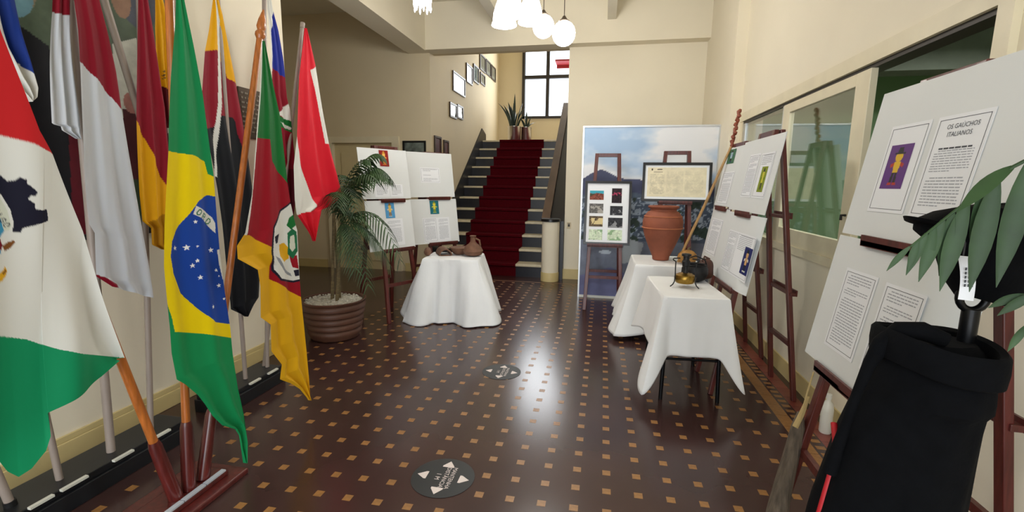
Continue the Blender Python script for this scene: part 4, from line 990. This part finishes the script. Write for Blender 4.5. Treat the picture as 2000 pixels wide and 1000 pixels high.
sv = thing('brass_stove', 'old brass pressure stove on three bent legs on the near cloth', 'stove', (.625, 3.60, .757))
MB().lathe([(.03, .022), (.062, .028), (.075, .045), (.078, .07), (.07, .088), (.045, .1), (.02, .104)], n=32).build('tank', m_brass, sv, smooth=True)
MB().lathe([(.018, .10), (.018, .15), (.026, .155), (.030, .19), (.022, .20), (.022, .225), (.034, .23), (.034, .245), (.01, .25)], n=24).build('burner', m_iron, sv, smooth=True)
MB().tube([(.0, -.07, .06), (0, -.105, .065), (0, -.115, .065)], [.007, .007, .011], 10).build('pump', m_brass, sv, smooth=True)
for k, a in enumerate((200, 320, 80)):
    a = math.radians(a); c, s = math.cos(a), math.sin(a)
    P_ = lambda r, z: (c*r, s*r, z)
    MB().tube([P_(.115, .003), P_(.095, .018), P_(.083, .04), P_(.08, .09), P_(.082, .15), P_(.082, .19), P_(.10, .20), P_(.105, .208), P_(.098, .214), P_(.05, .214)], .0045, 8).build('leg', m_iron, sv, smooth=True)
ip = thing('iron_pot', 'dark iron pot standing behind the brass stove', 'pot', (.735, 3.84, .757))
MB().lathe([(.05, 0), (.085, .02), (.10, .06), (.098, .10), (.085, .125), (.092, .132), (.088, .136), (.075, .13), (.07, .06)], n=32).build('body', m_iron, ip, smooth=True)
MB().tube([(-.09, 0, .12), (-.07, 0, .17), (0, 0, .2), (.07, 0, .17), (.09, 0, .12)], .005, 8).build('handle', m_iron, ip, smooth=True)
lb = thing('leather_pouch', 'crumpled brown leather pouch beside the iron pot', 'pouch', (.80, 3.68 + .22, .757))
mb = MB(); mb.sphere((.035, .03, .085), .07, .06, .085, 24, 14)
mb.v = [(x*(1+.12*math.sin(30*z+20*x)), y*(1+.1*math.sin(25*z)), z) for x, y, z in mb.v]; mb.build('bag', m_leather, lb, smooth=True)
MB().tube([(.0, .0, .15), (.02, .03, .185), (.06, .03, .165)], .008, 8).build('strap', m_leather, lb, smooth=True)
gd = thing('gourd', 'straw coloured dried gourd behind the stove on the long cloth', 'gourd', (.84, 4.80, .735))
MB().lathe([(.03, 0), (.075, .02), (.095, .06), (.085, .10), (.055, .13), (.03, .14), (.01, .142)], n=28, sy=.8).build('body', m_gourd, gd, smooth=True)
MB().tube([(0, 0, .138), (.01, 0, .16), (.03, 0, .17)], [.012, .009, .006], 8).build('stem', m_stem, gd, smooth=True)
sk_ = thing('walking_stick', 'long light wooden stick leaning from the long cloth to the pier', 'stick', (.76, 4.82, .737))
a0, a1 = Vector((.76, 4.82, .748)), Vector((1.14, 4.70, 1.86))
MB().tube([a0+(a1-a0)*t+Vector((0, 0, .006*math.sin(9*t))) for t in np.linspace(0, 1, 14)], [.013]*10+[.012]*4, 10).build('shaft', m_bamboo, sk_, world=True, smooth=True)
tw = MB(); d = Vector((1.185, 4.70, 2.19))-a1
tw.tube([a1+d*t+Vector((.006*math.sin(40*t), .006*math.cos(40*t), 0)) for t in np.linspace(0, 1, 30)], [.016+.005*math.sin(55*t) for t in np.linspace(0, 1, 30)], 10).build('carved_grip', m_redstick, sk_, world=True, smooth=True)
# clay pieces on the left cloth
c1 = thing('clay_bottle', 'brown clay bottle with a short neck on the floor length cloth', 'bottle', (-1.42, 5.06, .684))
MB().lathe([(.055, 0), (.10, .02), (.115, .06), (.09, .11), (.045, .145), (.03, .165), (.028, .215), (.036, .222), (.036, .232), (.02, .234)], n=28).build('body', m_clay, c1, smooth=True)
MB().tube([(.03, .0, .20), (.075, 0, .18), (.085, 0, .12)], .011, 8).build('handle', m_clay, c1, smooth=True)
c2 = thing('clay_bowl', 'shallow brown clay bowl beside the clay bottle', 'bowl', (-1.60, 5.13, .684))
MB().lathe([(.04, 0), (.07, .012), (.10, .045), (.115, .075), (.108, .08), (.09, .05), (.05, .02)], n=28).build('body', m_clay, c2, smooth=True)
MB().lathe([(.108, .074), (.118, .077), (.118, .085), (.108, .085)], n=28).build('rim', m_clay, c2, smooth=True)
c3 = thing('clay_roof_tile', 'curved brown clay tile in the middle of the clay pieces', 'tile', (-1.78, 5.10, .684), (0, 0, .5))
mb = MB(); nn = 12; 
for yy in (-.13, .13):
    for rr in (.075, .062):
        for i in range(nn+1):
            t = math.pi*i/nn; mb.v.append((rr*math.cos(t), yy, .002+rr*math.sin(t)))
K = nn+1
for i in range(nn):
    mb.f += [(i, i+1, 2*K+i+1, 2*K+i), (K+i+1, K+i, 3*K+i, 3*K+i+1), (i+1, i, K+i, K+i+1), (2*K+i, 2*K+i+1, 3*K+i+1, 3*K+i)]
mb.f += [(0, 2*K, 3*K, K), (nn, K+nn, 3*K+nn, 2*K+nn)]
mb.build('body', m_clay, c3, smooth=True)
MB().box(-.06, .06, -.136, -.128, .0, .01).build('lip', m_clay, c3)
c4 = thing('clay_pestle', 'rounded clay pestle hanging over the left edge of the cloth', 'pestle', (-1.93, 4.98, .684), (0, 0, .35))
MB().tube([(0, .07, .045), (0, .05, .047), (0, -.05, .043), (0, -.09, .04), (0, -.105, .038)], [.02, .038, .042, .036, .012], 16).build('body', m_clay, c4, smooth=True)
MB().tube([(0, .06, .046), (0, .16, .05), (0, .175, .05)], [.02, .018, .02], 12).build('grip', m_clay, c4, smooth=True)

# ------------------------------------------------------------------ potted palm on the left
pp = thing('potted_palm', 'potted palm with white pebbles in a ribbed brown pot by the flags', 'potted plant', (-2.53, 4.02, 0))
prof = [(.20, 0), (.225, .01), (.235, .03)]
for i in range(5):
    z = .04+i*.062; r = .238+.0115*i
    prof += [(r+.008, z+.01), (r+.014, z+.03), (r+.006, z+.052), (r-.002, z+.06)]
prof += [(.298, .36), (.302, .375), (.292, .38), (.275, .375), (.27, .34)]
MB().lathe(prof, n=48).build('pot', m_pot, pp, smooth=True)
MB().lathe([(.272, .34), (.27, .352), (.15, .36), (.01, .362)], n=36).build('soil', m_stone, pp)
rp = random.Random(5); pb = MB()
for i in range(260):
    a = rp.uniform(0, 6.28); r = .265*math.sqrt(rp.random()); s = rp.uniform(.008, .015)
    x, y = r*math.cos(a), r*math.sin(a)
    pb._sph((x, y, .36+s*.3), s, s*rp.uniform(.7, 1), s*.6, 6, 4)
tag(pb.build('pebbles', m_stone, pp, smooth=True), kind='stuff')
def frond(mb, base, yaw, length, rise, droop, n=22, ll=.24, lw=.011, rr=None, twist=.0, hang=.75):
    rr = rr or random
    pts = []; b = Vector(base); h = Vector((math.cos(yaw), math.sin(yaw), 0)); side = Vector((-math.sin(yaw), math.cos(yaw), 0))
    for i in range(n+1):
        t = i/n; pts.append(b+h*(length*(t-.12*t*t))+Vector((0, 0, rise*math.sin(t*1.5)*1.0-droop*t**2.4)))
    mb.tube(pts, [max(.0012, .006*(1-i/n)) for i in range(n+1)], 5)
    lf = []
    for i in range(3, n+1):
        t = i/n; L = ll*(math.sin(min(1, t*1.05)*math.pi*.9)*.75+.35)
        d = (pts[min(i+1, n)]-pts[i-1]).normalized()
        for s in (-1, 1):
            out = (side*s*.8+d*.62).normalized(); w = lw*rr.uniform(.8, 1.15)
            p0 = pts[i]; q = []
            for k, f in enumerate((0, .35, .7, 1)):
                c = p0+out*L*f+Vector((0, 0, -L*hang*f*f*rr.uniform(.85, 1.15)))
                ww = (w*.5, w, w*.8, .0006)[k]
                q.append((c-d*ww, c+d*ww, c))
            vs = []
            for a_, b_, c_ in q: vs += [a_, c_+Vector((0, 0, .25*(a_-b_).length)), b_]
            fs = []
            for k in range(3):
                e = 3*k; fs += [(e, e+1, e+4, e+3), (e+1, e+2, e+5, e+4)]
            lf.append((vs, fs))
    return lf
rf = random.Random(12)
for i, (dx, dy, hgt, tilt) in enumerate(((-.03, .02, 1.26, .05), (.05, -.03, 1.12, .07), (.02, .07, 1.18, -.03))):
    p0 = Vector((dx, dy, .34)); p1 = Vector((dx+tilt, dy+.02, hgt))
    MB().tube([p0.lerp(p1, t) for t in np.linspace(0, 1, 9)], [.016-.006*t+.002*(k % 2) for k, t in enumerate(np.linspace(0, 1, 9))], 10).build('stem', m_stem, pp, smooth=True)
specs = [(.05, .60, .45, .16), (-.20, .74, .32, .62), (.45, .52, .70, .12), (-.6, .50, .38, .38), (1.1, .5, .62, .15), (1.9, .5, .55, .22), (2.5, .4, .55, .2), (-1.1, .45, .48, .3), (-1.7, .32, .5, .25), (3.1, .22, .55, .12),
         (.25, .5, .02, .42), (-.35, .66, .55, .22), (.2, .62, .58, .30), (-.75, .42, .0, .38), (1.0, .5, .1, .40), (1.6, .45, .05, .42), (-.4, .4, -.05, .5), (-.05, .45, .62, .10)]
for i, (yw, L, ri, dr) in enumerate(specs):
    st_ = ((.02, .04, 1.26), (.12, -.01, 1.12), (-.01, .09, 1.18))[i % 3]
    mb = MB(); lf = frond(mb, st_, yw, L, ri, dr, 20, .17, .0105, rf)
    for vs, fs in lf: mb.add(vs, fs)
    mb.build('frond', m_leafd, pp, smooth=True)

# plants on the landing
ZL = RH*12+.0
def snake(label, x, y, n, h, r, seed, with_pot=True):
    o = thing('potted_plant', label, 'potted plant', (x, y, ZL+.012)); rr = random.Random(seed)
    MB().lathe([(r*.94, 0), (r*.96, .01), (r, .02), (r, .33), (r+.008, .34), (r+.008, .355), (r-.012, .355), (r-.016, .31)], n=40).build('pot', m_chrome, o, smooth=True)
    MB().lathe([(r-.014, .315), (r*.5, .32), (.005, .322)], n=24).build('soil', m_stem, o)
    for i in range(n):
        a = rr.uniform(0, 6.28); rad = rr.uniform(0, r*.7); out = rr.uniform(.05, .42)*(rad/r+.35); hh = h*rr.uniform(.55, 1.0)
        if i == 0: hh, out, rad = h*1.3, .02, 0
        b0 = Vector((rad*math.cos(a), rad*math.sin(a), .31)); o_ = Vector((math.cos(a), math.sin(a), 0)); sd = Vector((-math.sin(a+.6), math.cos(a+.6), 0))
        vs = []; fs = []; N = 7
        for k in range(N+1):
            t = k/N; w = .022*(.75+.6*math.sin(t*2.4))*(1-t**5)+.0008
            c = b0+o_*out*t**1.8+Vector((0, 0, hh*t-(.18*out*t**4 if out > .15 else 0)))
            vs += [c-sd*w, c+o_*.006, c+sd*w]
        for k in range(N): e = 3*k; fs += [(e, e+1, e+4, e+3), (e+1, e+2, e+5, e+4)]
        lfo = MB().add(vs, fs).build('leaf', m_snake, o, smooth=True)
        lfo.modifiers.new('thick', 'SOLIDIFY').thickness = .003
    return o
snake('sword leaved plant in a polished steel pot on the landing', -2.14, 11.25, 22, .62, .155, 3)
snake('smaller plant in a steel pot behind the landing edge, nearer the window', -1.88, 11.42, 6, .32, .13, 8)

# ------------------------------------------------------------------ coat, hat, log and palm at the near right
cs_ = thing('coat_stand', 'black coat stand with ringed top beside the near easel', 'coat stand', (.79, 1.15, 0))
MB().tube([(0, 0, .03), (0, 0, 1.245)], .016, 16).build('pole', m_metal, cs_, smooth=True)
MB().lathe([(.17, 0), (.17, .018), (.05, .032), (.02, .05)], n=32).build('base', m_metal, cs_, smooth=True)
MB().tube([(.026*math.sin(t)*1.0, 0, 1.272-.03*math.cos(t)) for t in np.linspace(-2.3, 2.3, 16)], .008, 10).build('ring', m_metal, cs_, smooth=True)
MB().tube([(-.14, 0, 1.10), (-.09, 0, 1.13), (0, 0, 1.15), (.02, 0, 1.13)], .009, 10).build('hanger', m_metal, cs_, smooth=True)
ct = thing('black_coat', 'black wool coat with folded collar hanging on the stand', 'coat', (.68, 1.15, .3))
zs = [.30, .50, .719, .775, .85, .925, 1.0, 1.06, 1.10, 1.13, 1.155, 1.172]
xl = [.50, .515, .530, .541, .556, .572, .596, .618, .632, .638, .645, .66]
xr = [.815, .82, .822, .823, .824, .8245, .8255, .826, .827, .822, .818, .80]
mb = MB(); N = 56
zz = np.linspace(.30, 1.172, 44)
for z in zz:
    a_, b_ = np.interp(z, zs, xl), np.interp(z, zs, xr); cx = (a_+b_)/2; hw = (b_-a_)/2; dp = .13+.02*math.sin(z*5) if z < 1.05 else .13*max(.35, 1-((z-1.05)/.16)**2)
    for k in range(N):
        t = 2*math.pi*k/N; fo = 1+.05*math.sin(5*t+3*z)*(1.25-z)+.02*math.sin(11*t-7*z)
        cxx = math.copysign(abs(math.cos(t))**.85, math.cos(t)); mb.v.append((cx+hw*cxx*(.5+.5*fo), 1.15+dp*math.sin(t)*fo, z))
for j in range(len(zz)-1):
    for k in range(N): mb.f.append((j*N+k, j*N+(k+1) % N, (j+1)*N+(k+1) % N, (j+1)*N+k))
mb.f += [tuple(range(N-1, -1, -1)), tuple((len(zz)-1)*N+k for k in range(N))]
body = mb.build('body', m_coat, ct, world=True, smooth=True)
bd_ = MB(); N = 48
for z, g in ((1.118, 1.0), (1.122, 1.05), (1.15, 1.07), (1.178, 1.06), (1.186, 1.0), (1.180, .9), (1.15, .88)):
    for k in range(N):
        t = 2*math.pi*k/N; bd_.v.append((.722+.098*g*math.copysign(abs(math.cos(t))**.7, math.cos(t)), 1.13+.115*g*math.sin(t)*(1+.05*math.sin(3*t)), z+.006*math.sin(2*t+1)+.012*math.cos(t)*-.6))
for j in range(6):
    for k in range(N): bd_.f.append((j*N+k, j*N+(k+1) % N, (j+1)*N+(k+1) % N, (j+1)*N+k))
bd_.build('collar_band', m_coat, ct, world=True, smooth=True)
MB().tube([(.72, 1.10, 1.185), (.68, 1.11, 1.20), (.645, 1.12, 1.195), (.618, 1.13, 1.16), (.600, 1.13, 1.11), (.583, 1.13, 1.04), (.570, 1.13, .97), (.557, 1.13, .90), (.548, 1.13, .84)], [.016, .02, .021, .018, .013, .010, .010, .013, .016], 18).build('sleeve', m_coat, ct, world=True, smooth=True)
MB().tube([(.578, 1.2, .93), (.572, 1.17, .90), (.556, 1.14, .83), (.540, 1.13, .75), (.528, 1.13, .66), (.52, 1.13, .55)], .007, 10).build('red_lining', m_redcord, ct, world=True, smooth=True)
hat = thing('felt_hat', 'black felt hat with a white tag hung over the coat stand', 'hat', (.80, 1.15, 1.28))
mb = MB()
for j, (w, dpt, zc, xo) in enumerate(((.045, .03, -.015, .015), (.075, .06, .03, .01), (.085, .075, .075, 0), (.10, .09, .10, -.005), (.12, .10, .135, -.012), (.115, .10, .16, -.012), (.085, .08, .178, -.01), (.03, .03, .185, 0))):
    for k in range(40):
        t = 2*math.pi*k/40; mb.v.append((xo+w*math.cos(t)*(1+.05*math.sin(3*t+j)), dpt*math.sin(t)*(1+.06*math.cos(4*t+j)), zc+.008*math.sin(2*t+j)))
for j in range(7):
    for k in range(40): mb.f.append((j*40+k, j*40+(k+1) % 40, (j+1)*40+(k+1) % 40, (j+1)*40+k))
mb.f += [tuple(range(39, -1, -1)), tuple(7*40+k for k in range(40))]
mb.build('crown', m_coat, hat, smooth=True)
mb = MB(); 
for j, (r0, zc) in enumerate(((.03, .118), (.09, .128), (.145, .142), (.148, .150), (.09, .142), (.03, .132))):
    for k in range(40):
        t = 2*math.pi*k/40; mb.v.append((-.005+r0*math.cos(t), .72*r0*math.sin(t), zc+(.012*math.cos(2*t) if r0 > .1 else 0)))
for j in range(5):
    for k in range(40): mb.f.append((j*40+k, j*40+(k+1) % 40, (j+1)*40+(k+1) % 40, (j+1)*40+k))
mb.f += [tuple(range(39, -1, -1)), tuple(5*40+k for k in range(40))]
mb.build('brim', m_coat, hat, smooth=True)
mb = MB(); nn = 8
for i in range(nn+1):
    t = i/nn; z = .094-.086*t; x = -.126+.012*t+.006*math.sin(t*3.1)
    for q in (0, 1): mb.v.append((x+.026*q, -.115+.003*math.sin(t*3), z-.002*q))
for i in range(nn): mb.f.append((2*i, 2*i+1, 2*i+3, 2*i+2))
tg = mb.build('tag', m_paper, hat); tg.modifiers.new('thick', 'SOLIDIFY').thickness = .0008
tt = MB()
for i in range(3):
    x = -.112+.006*i
    for k in range(5): tt.box(x+.002*k*.3, x+.0028+.002*k*.3, -.1185, -.118, .066-.008*k, .0715-.008*k)
tt.build('tag_text', m_ink, tg)
MB().tube([(-.115, -.113, .094), (-.10, -.09, .115), (-.09, -.06, .135)], .0015, 6).build('tag_string', m_ink, hat)

lg = thing('wooden_log', 'weathered grey log with a pale split top leaning by the near easel', 'log', (.80, 2.0, 0))
rl = random.Random(2); pts = [(.775, 1.98, 0), (.79, 2.0, .12), (.812, 2.02, .25), (.835, 2.03, .4), (.85, 2.04, .5), (.857, 2.05, .56)]
MB().tube(pts, [.045, .042, .036, .03, .026, .012], 9).build('trunk', m_bark, lg, world=True, smooth=True)
MB().tube([(.822, 2.0, .515), (.85, 2.02, .57), (.88, 2.05, .632)], [.012, .011, .006], 8).build('split_end', m_rope, lg, world=True, smooth=True)
MB().tube([(.88, 2.03, .75), (.86, 2.02, .66), (.836, 2.0, .54)], .0035, 6).build('cord', m_rope, lg, world=True, smooth=True)
wb = thing('plastic_bottle', 'slim white plastic bottle standing at the foot of the right wall', 'bottle', (1.41, 3.02, 0))
MB().lathe([(.03, 0), (.034, .01), (.034, .15), (.028, .19), (.013, .21), (.013, .225)], n=20).build('body', m_white, wb, smooth=True)
MB().lathe([(.016, .222), (.016, .25), (.012, .253)], n=16).build('cap', m_white, wb, smooth=True)

np_ = thing('potted_palm', 'green palm with broad leaflets reaching in at the right edge', 'potted plant', (1.08, .55, 0))
MB().lathe([(.14, 0), (.16, .02), (.19, .3), (.2, .32), (.18, .32), (.17, .28)], n=32).build('pot', m_pot, np_, smooth=True)
MB().lathe([(.172, .28), (.01, .285)], n=24).build('soil', m_stem, np_)
MB().tube([(0, 0, .27), (.01, .02, .8), (-.02, .05, 1.25)], [.02, .016, .012], 10).build('stem', m_stem, np_, smooth=True)
rq = random.Random(31)
def big_frond(pts, leaves):
    P0 = [Vector(p) for p in pts]
    mbr = MB(); N = 24; path = []
    for i in range(N+1):
        t = i/N*(len(P0)-1); k = min(int(t), len(P0)-2); path.append(P0[k].lerp(P0[k+1], t-k))
    mbr.tube(path, [.006*(1-.75*i/N) for i in range(N+1)], 6)
    fo = mbr.build('frond', m_leaf, np_, world=True, smooth=True)
    for i, L, wid, out, nrm in leaves:
        p = path[i]; out = Vector(out).normalized(); wv = out.cross(Vector(nrm)).normalized(); nn_ = wv.cross(out)
        vs = []; fs = []; K = 8
        for k in range(K+1):
            f = k/K; w = wid*(math.sin(math.pi*min(1, f*.80+.06))**.8)*(1-f**5)+.0004
            c = p+out*L*f+Vector((0, 0, -.18*L*f*f))
            vs += [c-wv*w, c-nn_*w*.35, c+wv*w]
        for k in range(K): e = 3*k; fs += [(e, e+1, e+4, e+3), (e+1, e+2, e+5, e+4)]
        MB().add(vs, fs).build('leaflet', m_leaf, fo, world=True, smooth=True)
NV = (-.35, -.9, .1)
big_frond([(1.06, .60, 1.25), (.98, .72, 1.52), (.80, .88, 1.60), (.69, .95, 1.55), (.61, .97, 1.455), (.555, .97, 1.395)],
    [(10, .22, .018, (.05, -.02, -1), NV), (12, .22, .018, (-.02, .02, -1), NV), (13, .17, .015, (.25, .25, -1), NV), (14, .19, .017, (-.10, 0, -1), NV), (16, .17, .016, (-.08, 0, -1), NV), (17, .12, .012, (.2, .2, -1), NV),
     (18, .14, .014, (-.15, 0, -1), NV), (19, .10, .010, (.0, .1, -1), NV), (20, .10, .011, (-.25, 0, -1), NV), (21, .07, .008, (-.05, .05, -1), NV), (22, .07, .008, (-.35, 0, -1), NV), (23, .05, .006, (-.2, 0, -1), NV), (24, .05, .005, (-.6, 0, -.7), NV),
     (11, .18, .015, (-.5, -.5, .15), NV), (15, .13, .012, (-.6, -.3, -.3), NV)])
big_frond([(1.06, .60, 1.20), (.95, .72, 1.33), (.84, .86, 1.345), (.76, .95, 1.325), (.735, .97, 1.315)],
    [(20, .06, .008, (-.7, .1, -.5), NV), (23, .05, .007, (-.8, .1, -.35), NV), (17, .08, .01, (-.5, 0, -.9), NV)])
big_frond([(1.06, .60, 1.15), (.95, .74, 1.28), (.80, .92, 1.285), (.75, .96, 1.265)],
    [(21, .055, .007, (-.35, .1, -.9), NV), (24, .05, .006, (-.4, .1, -.9), NV)])

# ------------------------------------------------------------------ lamps
def globe(label, x, y, z, r=.115):
    o = thing('pendant_lamp', label, 'lamp', (x, y, z), group='hanging lamps')
    MB().sphere((0, 0, 0), r, r, r*1.05, 28, 18).build('globe', m_lampglass, o, smooth=True)
    MB().lathe([(.05, r*.93), (.055, r*1.02), (.03, r*1.2), (.012, r*1.45)], n=20).build('cap', m_bronze, o, smooth=True)
    ch = MB().tube([(0, 0, r*1.4), (0, 0, ZC-z)], .004, 8).build('cord', m_bronze, o)
    MB().lathe([(.045, ZC-z-.03), (.05, ZC-z-.002)], n=20).build('ceiling_rose', m_bronze, o)
globe('left opal globe lamp hanging before the stair beam', -.69, 5.2, 3.14, .112)
globe('right opal globe lamp, lowest one before the stair beam', -.455, 5.0, 3.0)
def tulip(label, x, y, z, r, n, mglass):
    o = thing('pendant_lamp', label, 'lamp', (x, y, z), group='hanging lamps')
    for k in range(n):
        a = 2*math.pi*k/n+.4; px, py = (.12*math.cos(a), .12*math.sin(a)) if n > 1 else (0, 0)
        tt_ = 0 if n == 1 else .35
        s = MB().lathe([(.025, .17), (.045, .16), (r*.75, .11), (r*.95, .05), (r, .0), (r*1.12, -.03), (r*1.06, -.032), (r*.9, .0)], (px, py, 0), 24).build('shade', mglass, o, smooth=True)
        MB().tube([(px, py, .17), (px*.6, py*.6, .26), (0, 0, .28)], .008, 8).build('arm', m_bronze, o, smooth=True)
    MB().tube([(0, 0, .27), (0, 0, ZC-z)], .006, 8).build('cord', m_bronze, o)
    MB().lathe([(.05, ZC-z-.03), (.055, ZC-z-.002)], n=20).build('ceiling_rose', m_bronze, o)
tulip('bright three shade chandelier at the top of the view', -.69, 3.6, 2.71, .085, 3, m_lampb)
o = thing('pendant_lamp', 'small crystal fringed lamp at the top left of the view', 'lamp', (-1.72, 4.4, 3.1), group='hanging lamps')
MB().lathe([(.02, .2), (.07, .18), (.09, .12), (.085, .06), (.04, .03)], n=24).build('shade', m_lampb, o, smooth=True)
for k in range(14):
    a = 2*math.pi*k/14; L = .05+.03*(k % 2)
    MB().lathe([(.002, -L+.05), (.009, -L+.075), (.004, .08)], (.075*math.cos(a), .075*math.sin(a), 0), 8).build('crystal', m_lampb, o)
MB().tube([(0, 0, .2), (0, 0, ZC-3.1)], .005, 8).build('cord', m_bronze, o)

# ------------------------------------------------------------------ floor stickers, wall socket, view outside the window
def sticker(label, x, y, r):
    o = thing('floor_sticker', label, 'sticker', (x, y, .0014), group='round distance stickers on the floor')
    MB().lathe([(r, 0), (r, .0006)], n=48).build('disc', m_sticker, o)
    for k in range(4):
        a = math.pi/2*k; c, s = math.cos(a), math.sin(a); q = lambda u, v: (c*u-s*v, s*u+c*v)
        pts = [(.34, .17), (.44, .17), (.50, .12), (.72, 0), (.50, -.12), (.44, -.17), (.34, -.17)] if False else [(.50, .17), (.72, 0), (.50, -.17), (.44, -.17), (.44, .17)]
        vs = [(q(u*r*1.18, v*r*1.1)[0], q(u*r*1.18, v*r*1.1)[1], .0012) for u, v in pts]
        MB().add(vs, [(4, 3, 2, 1, 0)] if False else [(3, 2, 1, 0, 4)][::1]).build('arrow', m_arrow, o)
    for i, (body, size, px) in enumerate((('1 M', .22*r, -.24*r), ('DISTÂNCIA', .20*r, .0), ('MANTENHA', .20*r, .20*r))):
        me = text_mesh(body, size); me.materials.append(m_arrow)
        t = link('lettering', me, None, o); t.location = (px, 0, .0012); t.rotation_euler = (0, 0, math.radians(-90))
sticker('round black distance sticker on the floor nearest the camera', -.75, 2.10, .163)
sticker('farther round black distance sticker, halfway to the stairs', -.745, 3.50, .155)
so_ = thing('wall_socket', 'small grey wall socket beside the stair newel', 'socket', (-.51, YB, .86))
MB().box(-.035, .035, -.01, 0, -.05, .05).build('plate', m_wall2, so_, bevel=.003)
MB().box(-.016, .016, -.014, -.01, -.02, .02).build('outlet', m_track, so_)
MB().box(-.02, .02, -.012, -.009, .028, .036).build('switch', m_track, so_)
rw = thing('red_awning', 'red awning end seen outside the stair window', 'awning', (-1.1, 12.6, 4.56))
MB().box(-.25, .5, -.01, .45, .06, .10).build('canopy', m_redcord, rw)
MB().box(-.25, .5, .43, .45, -.02, .06).build('valance', m_redcord, rw)
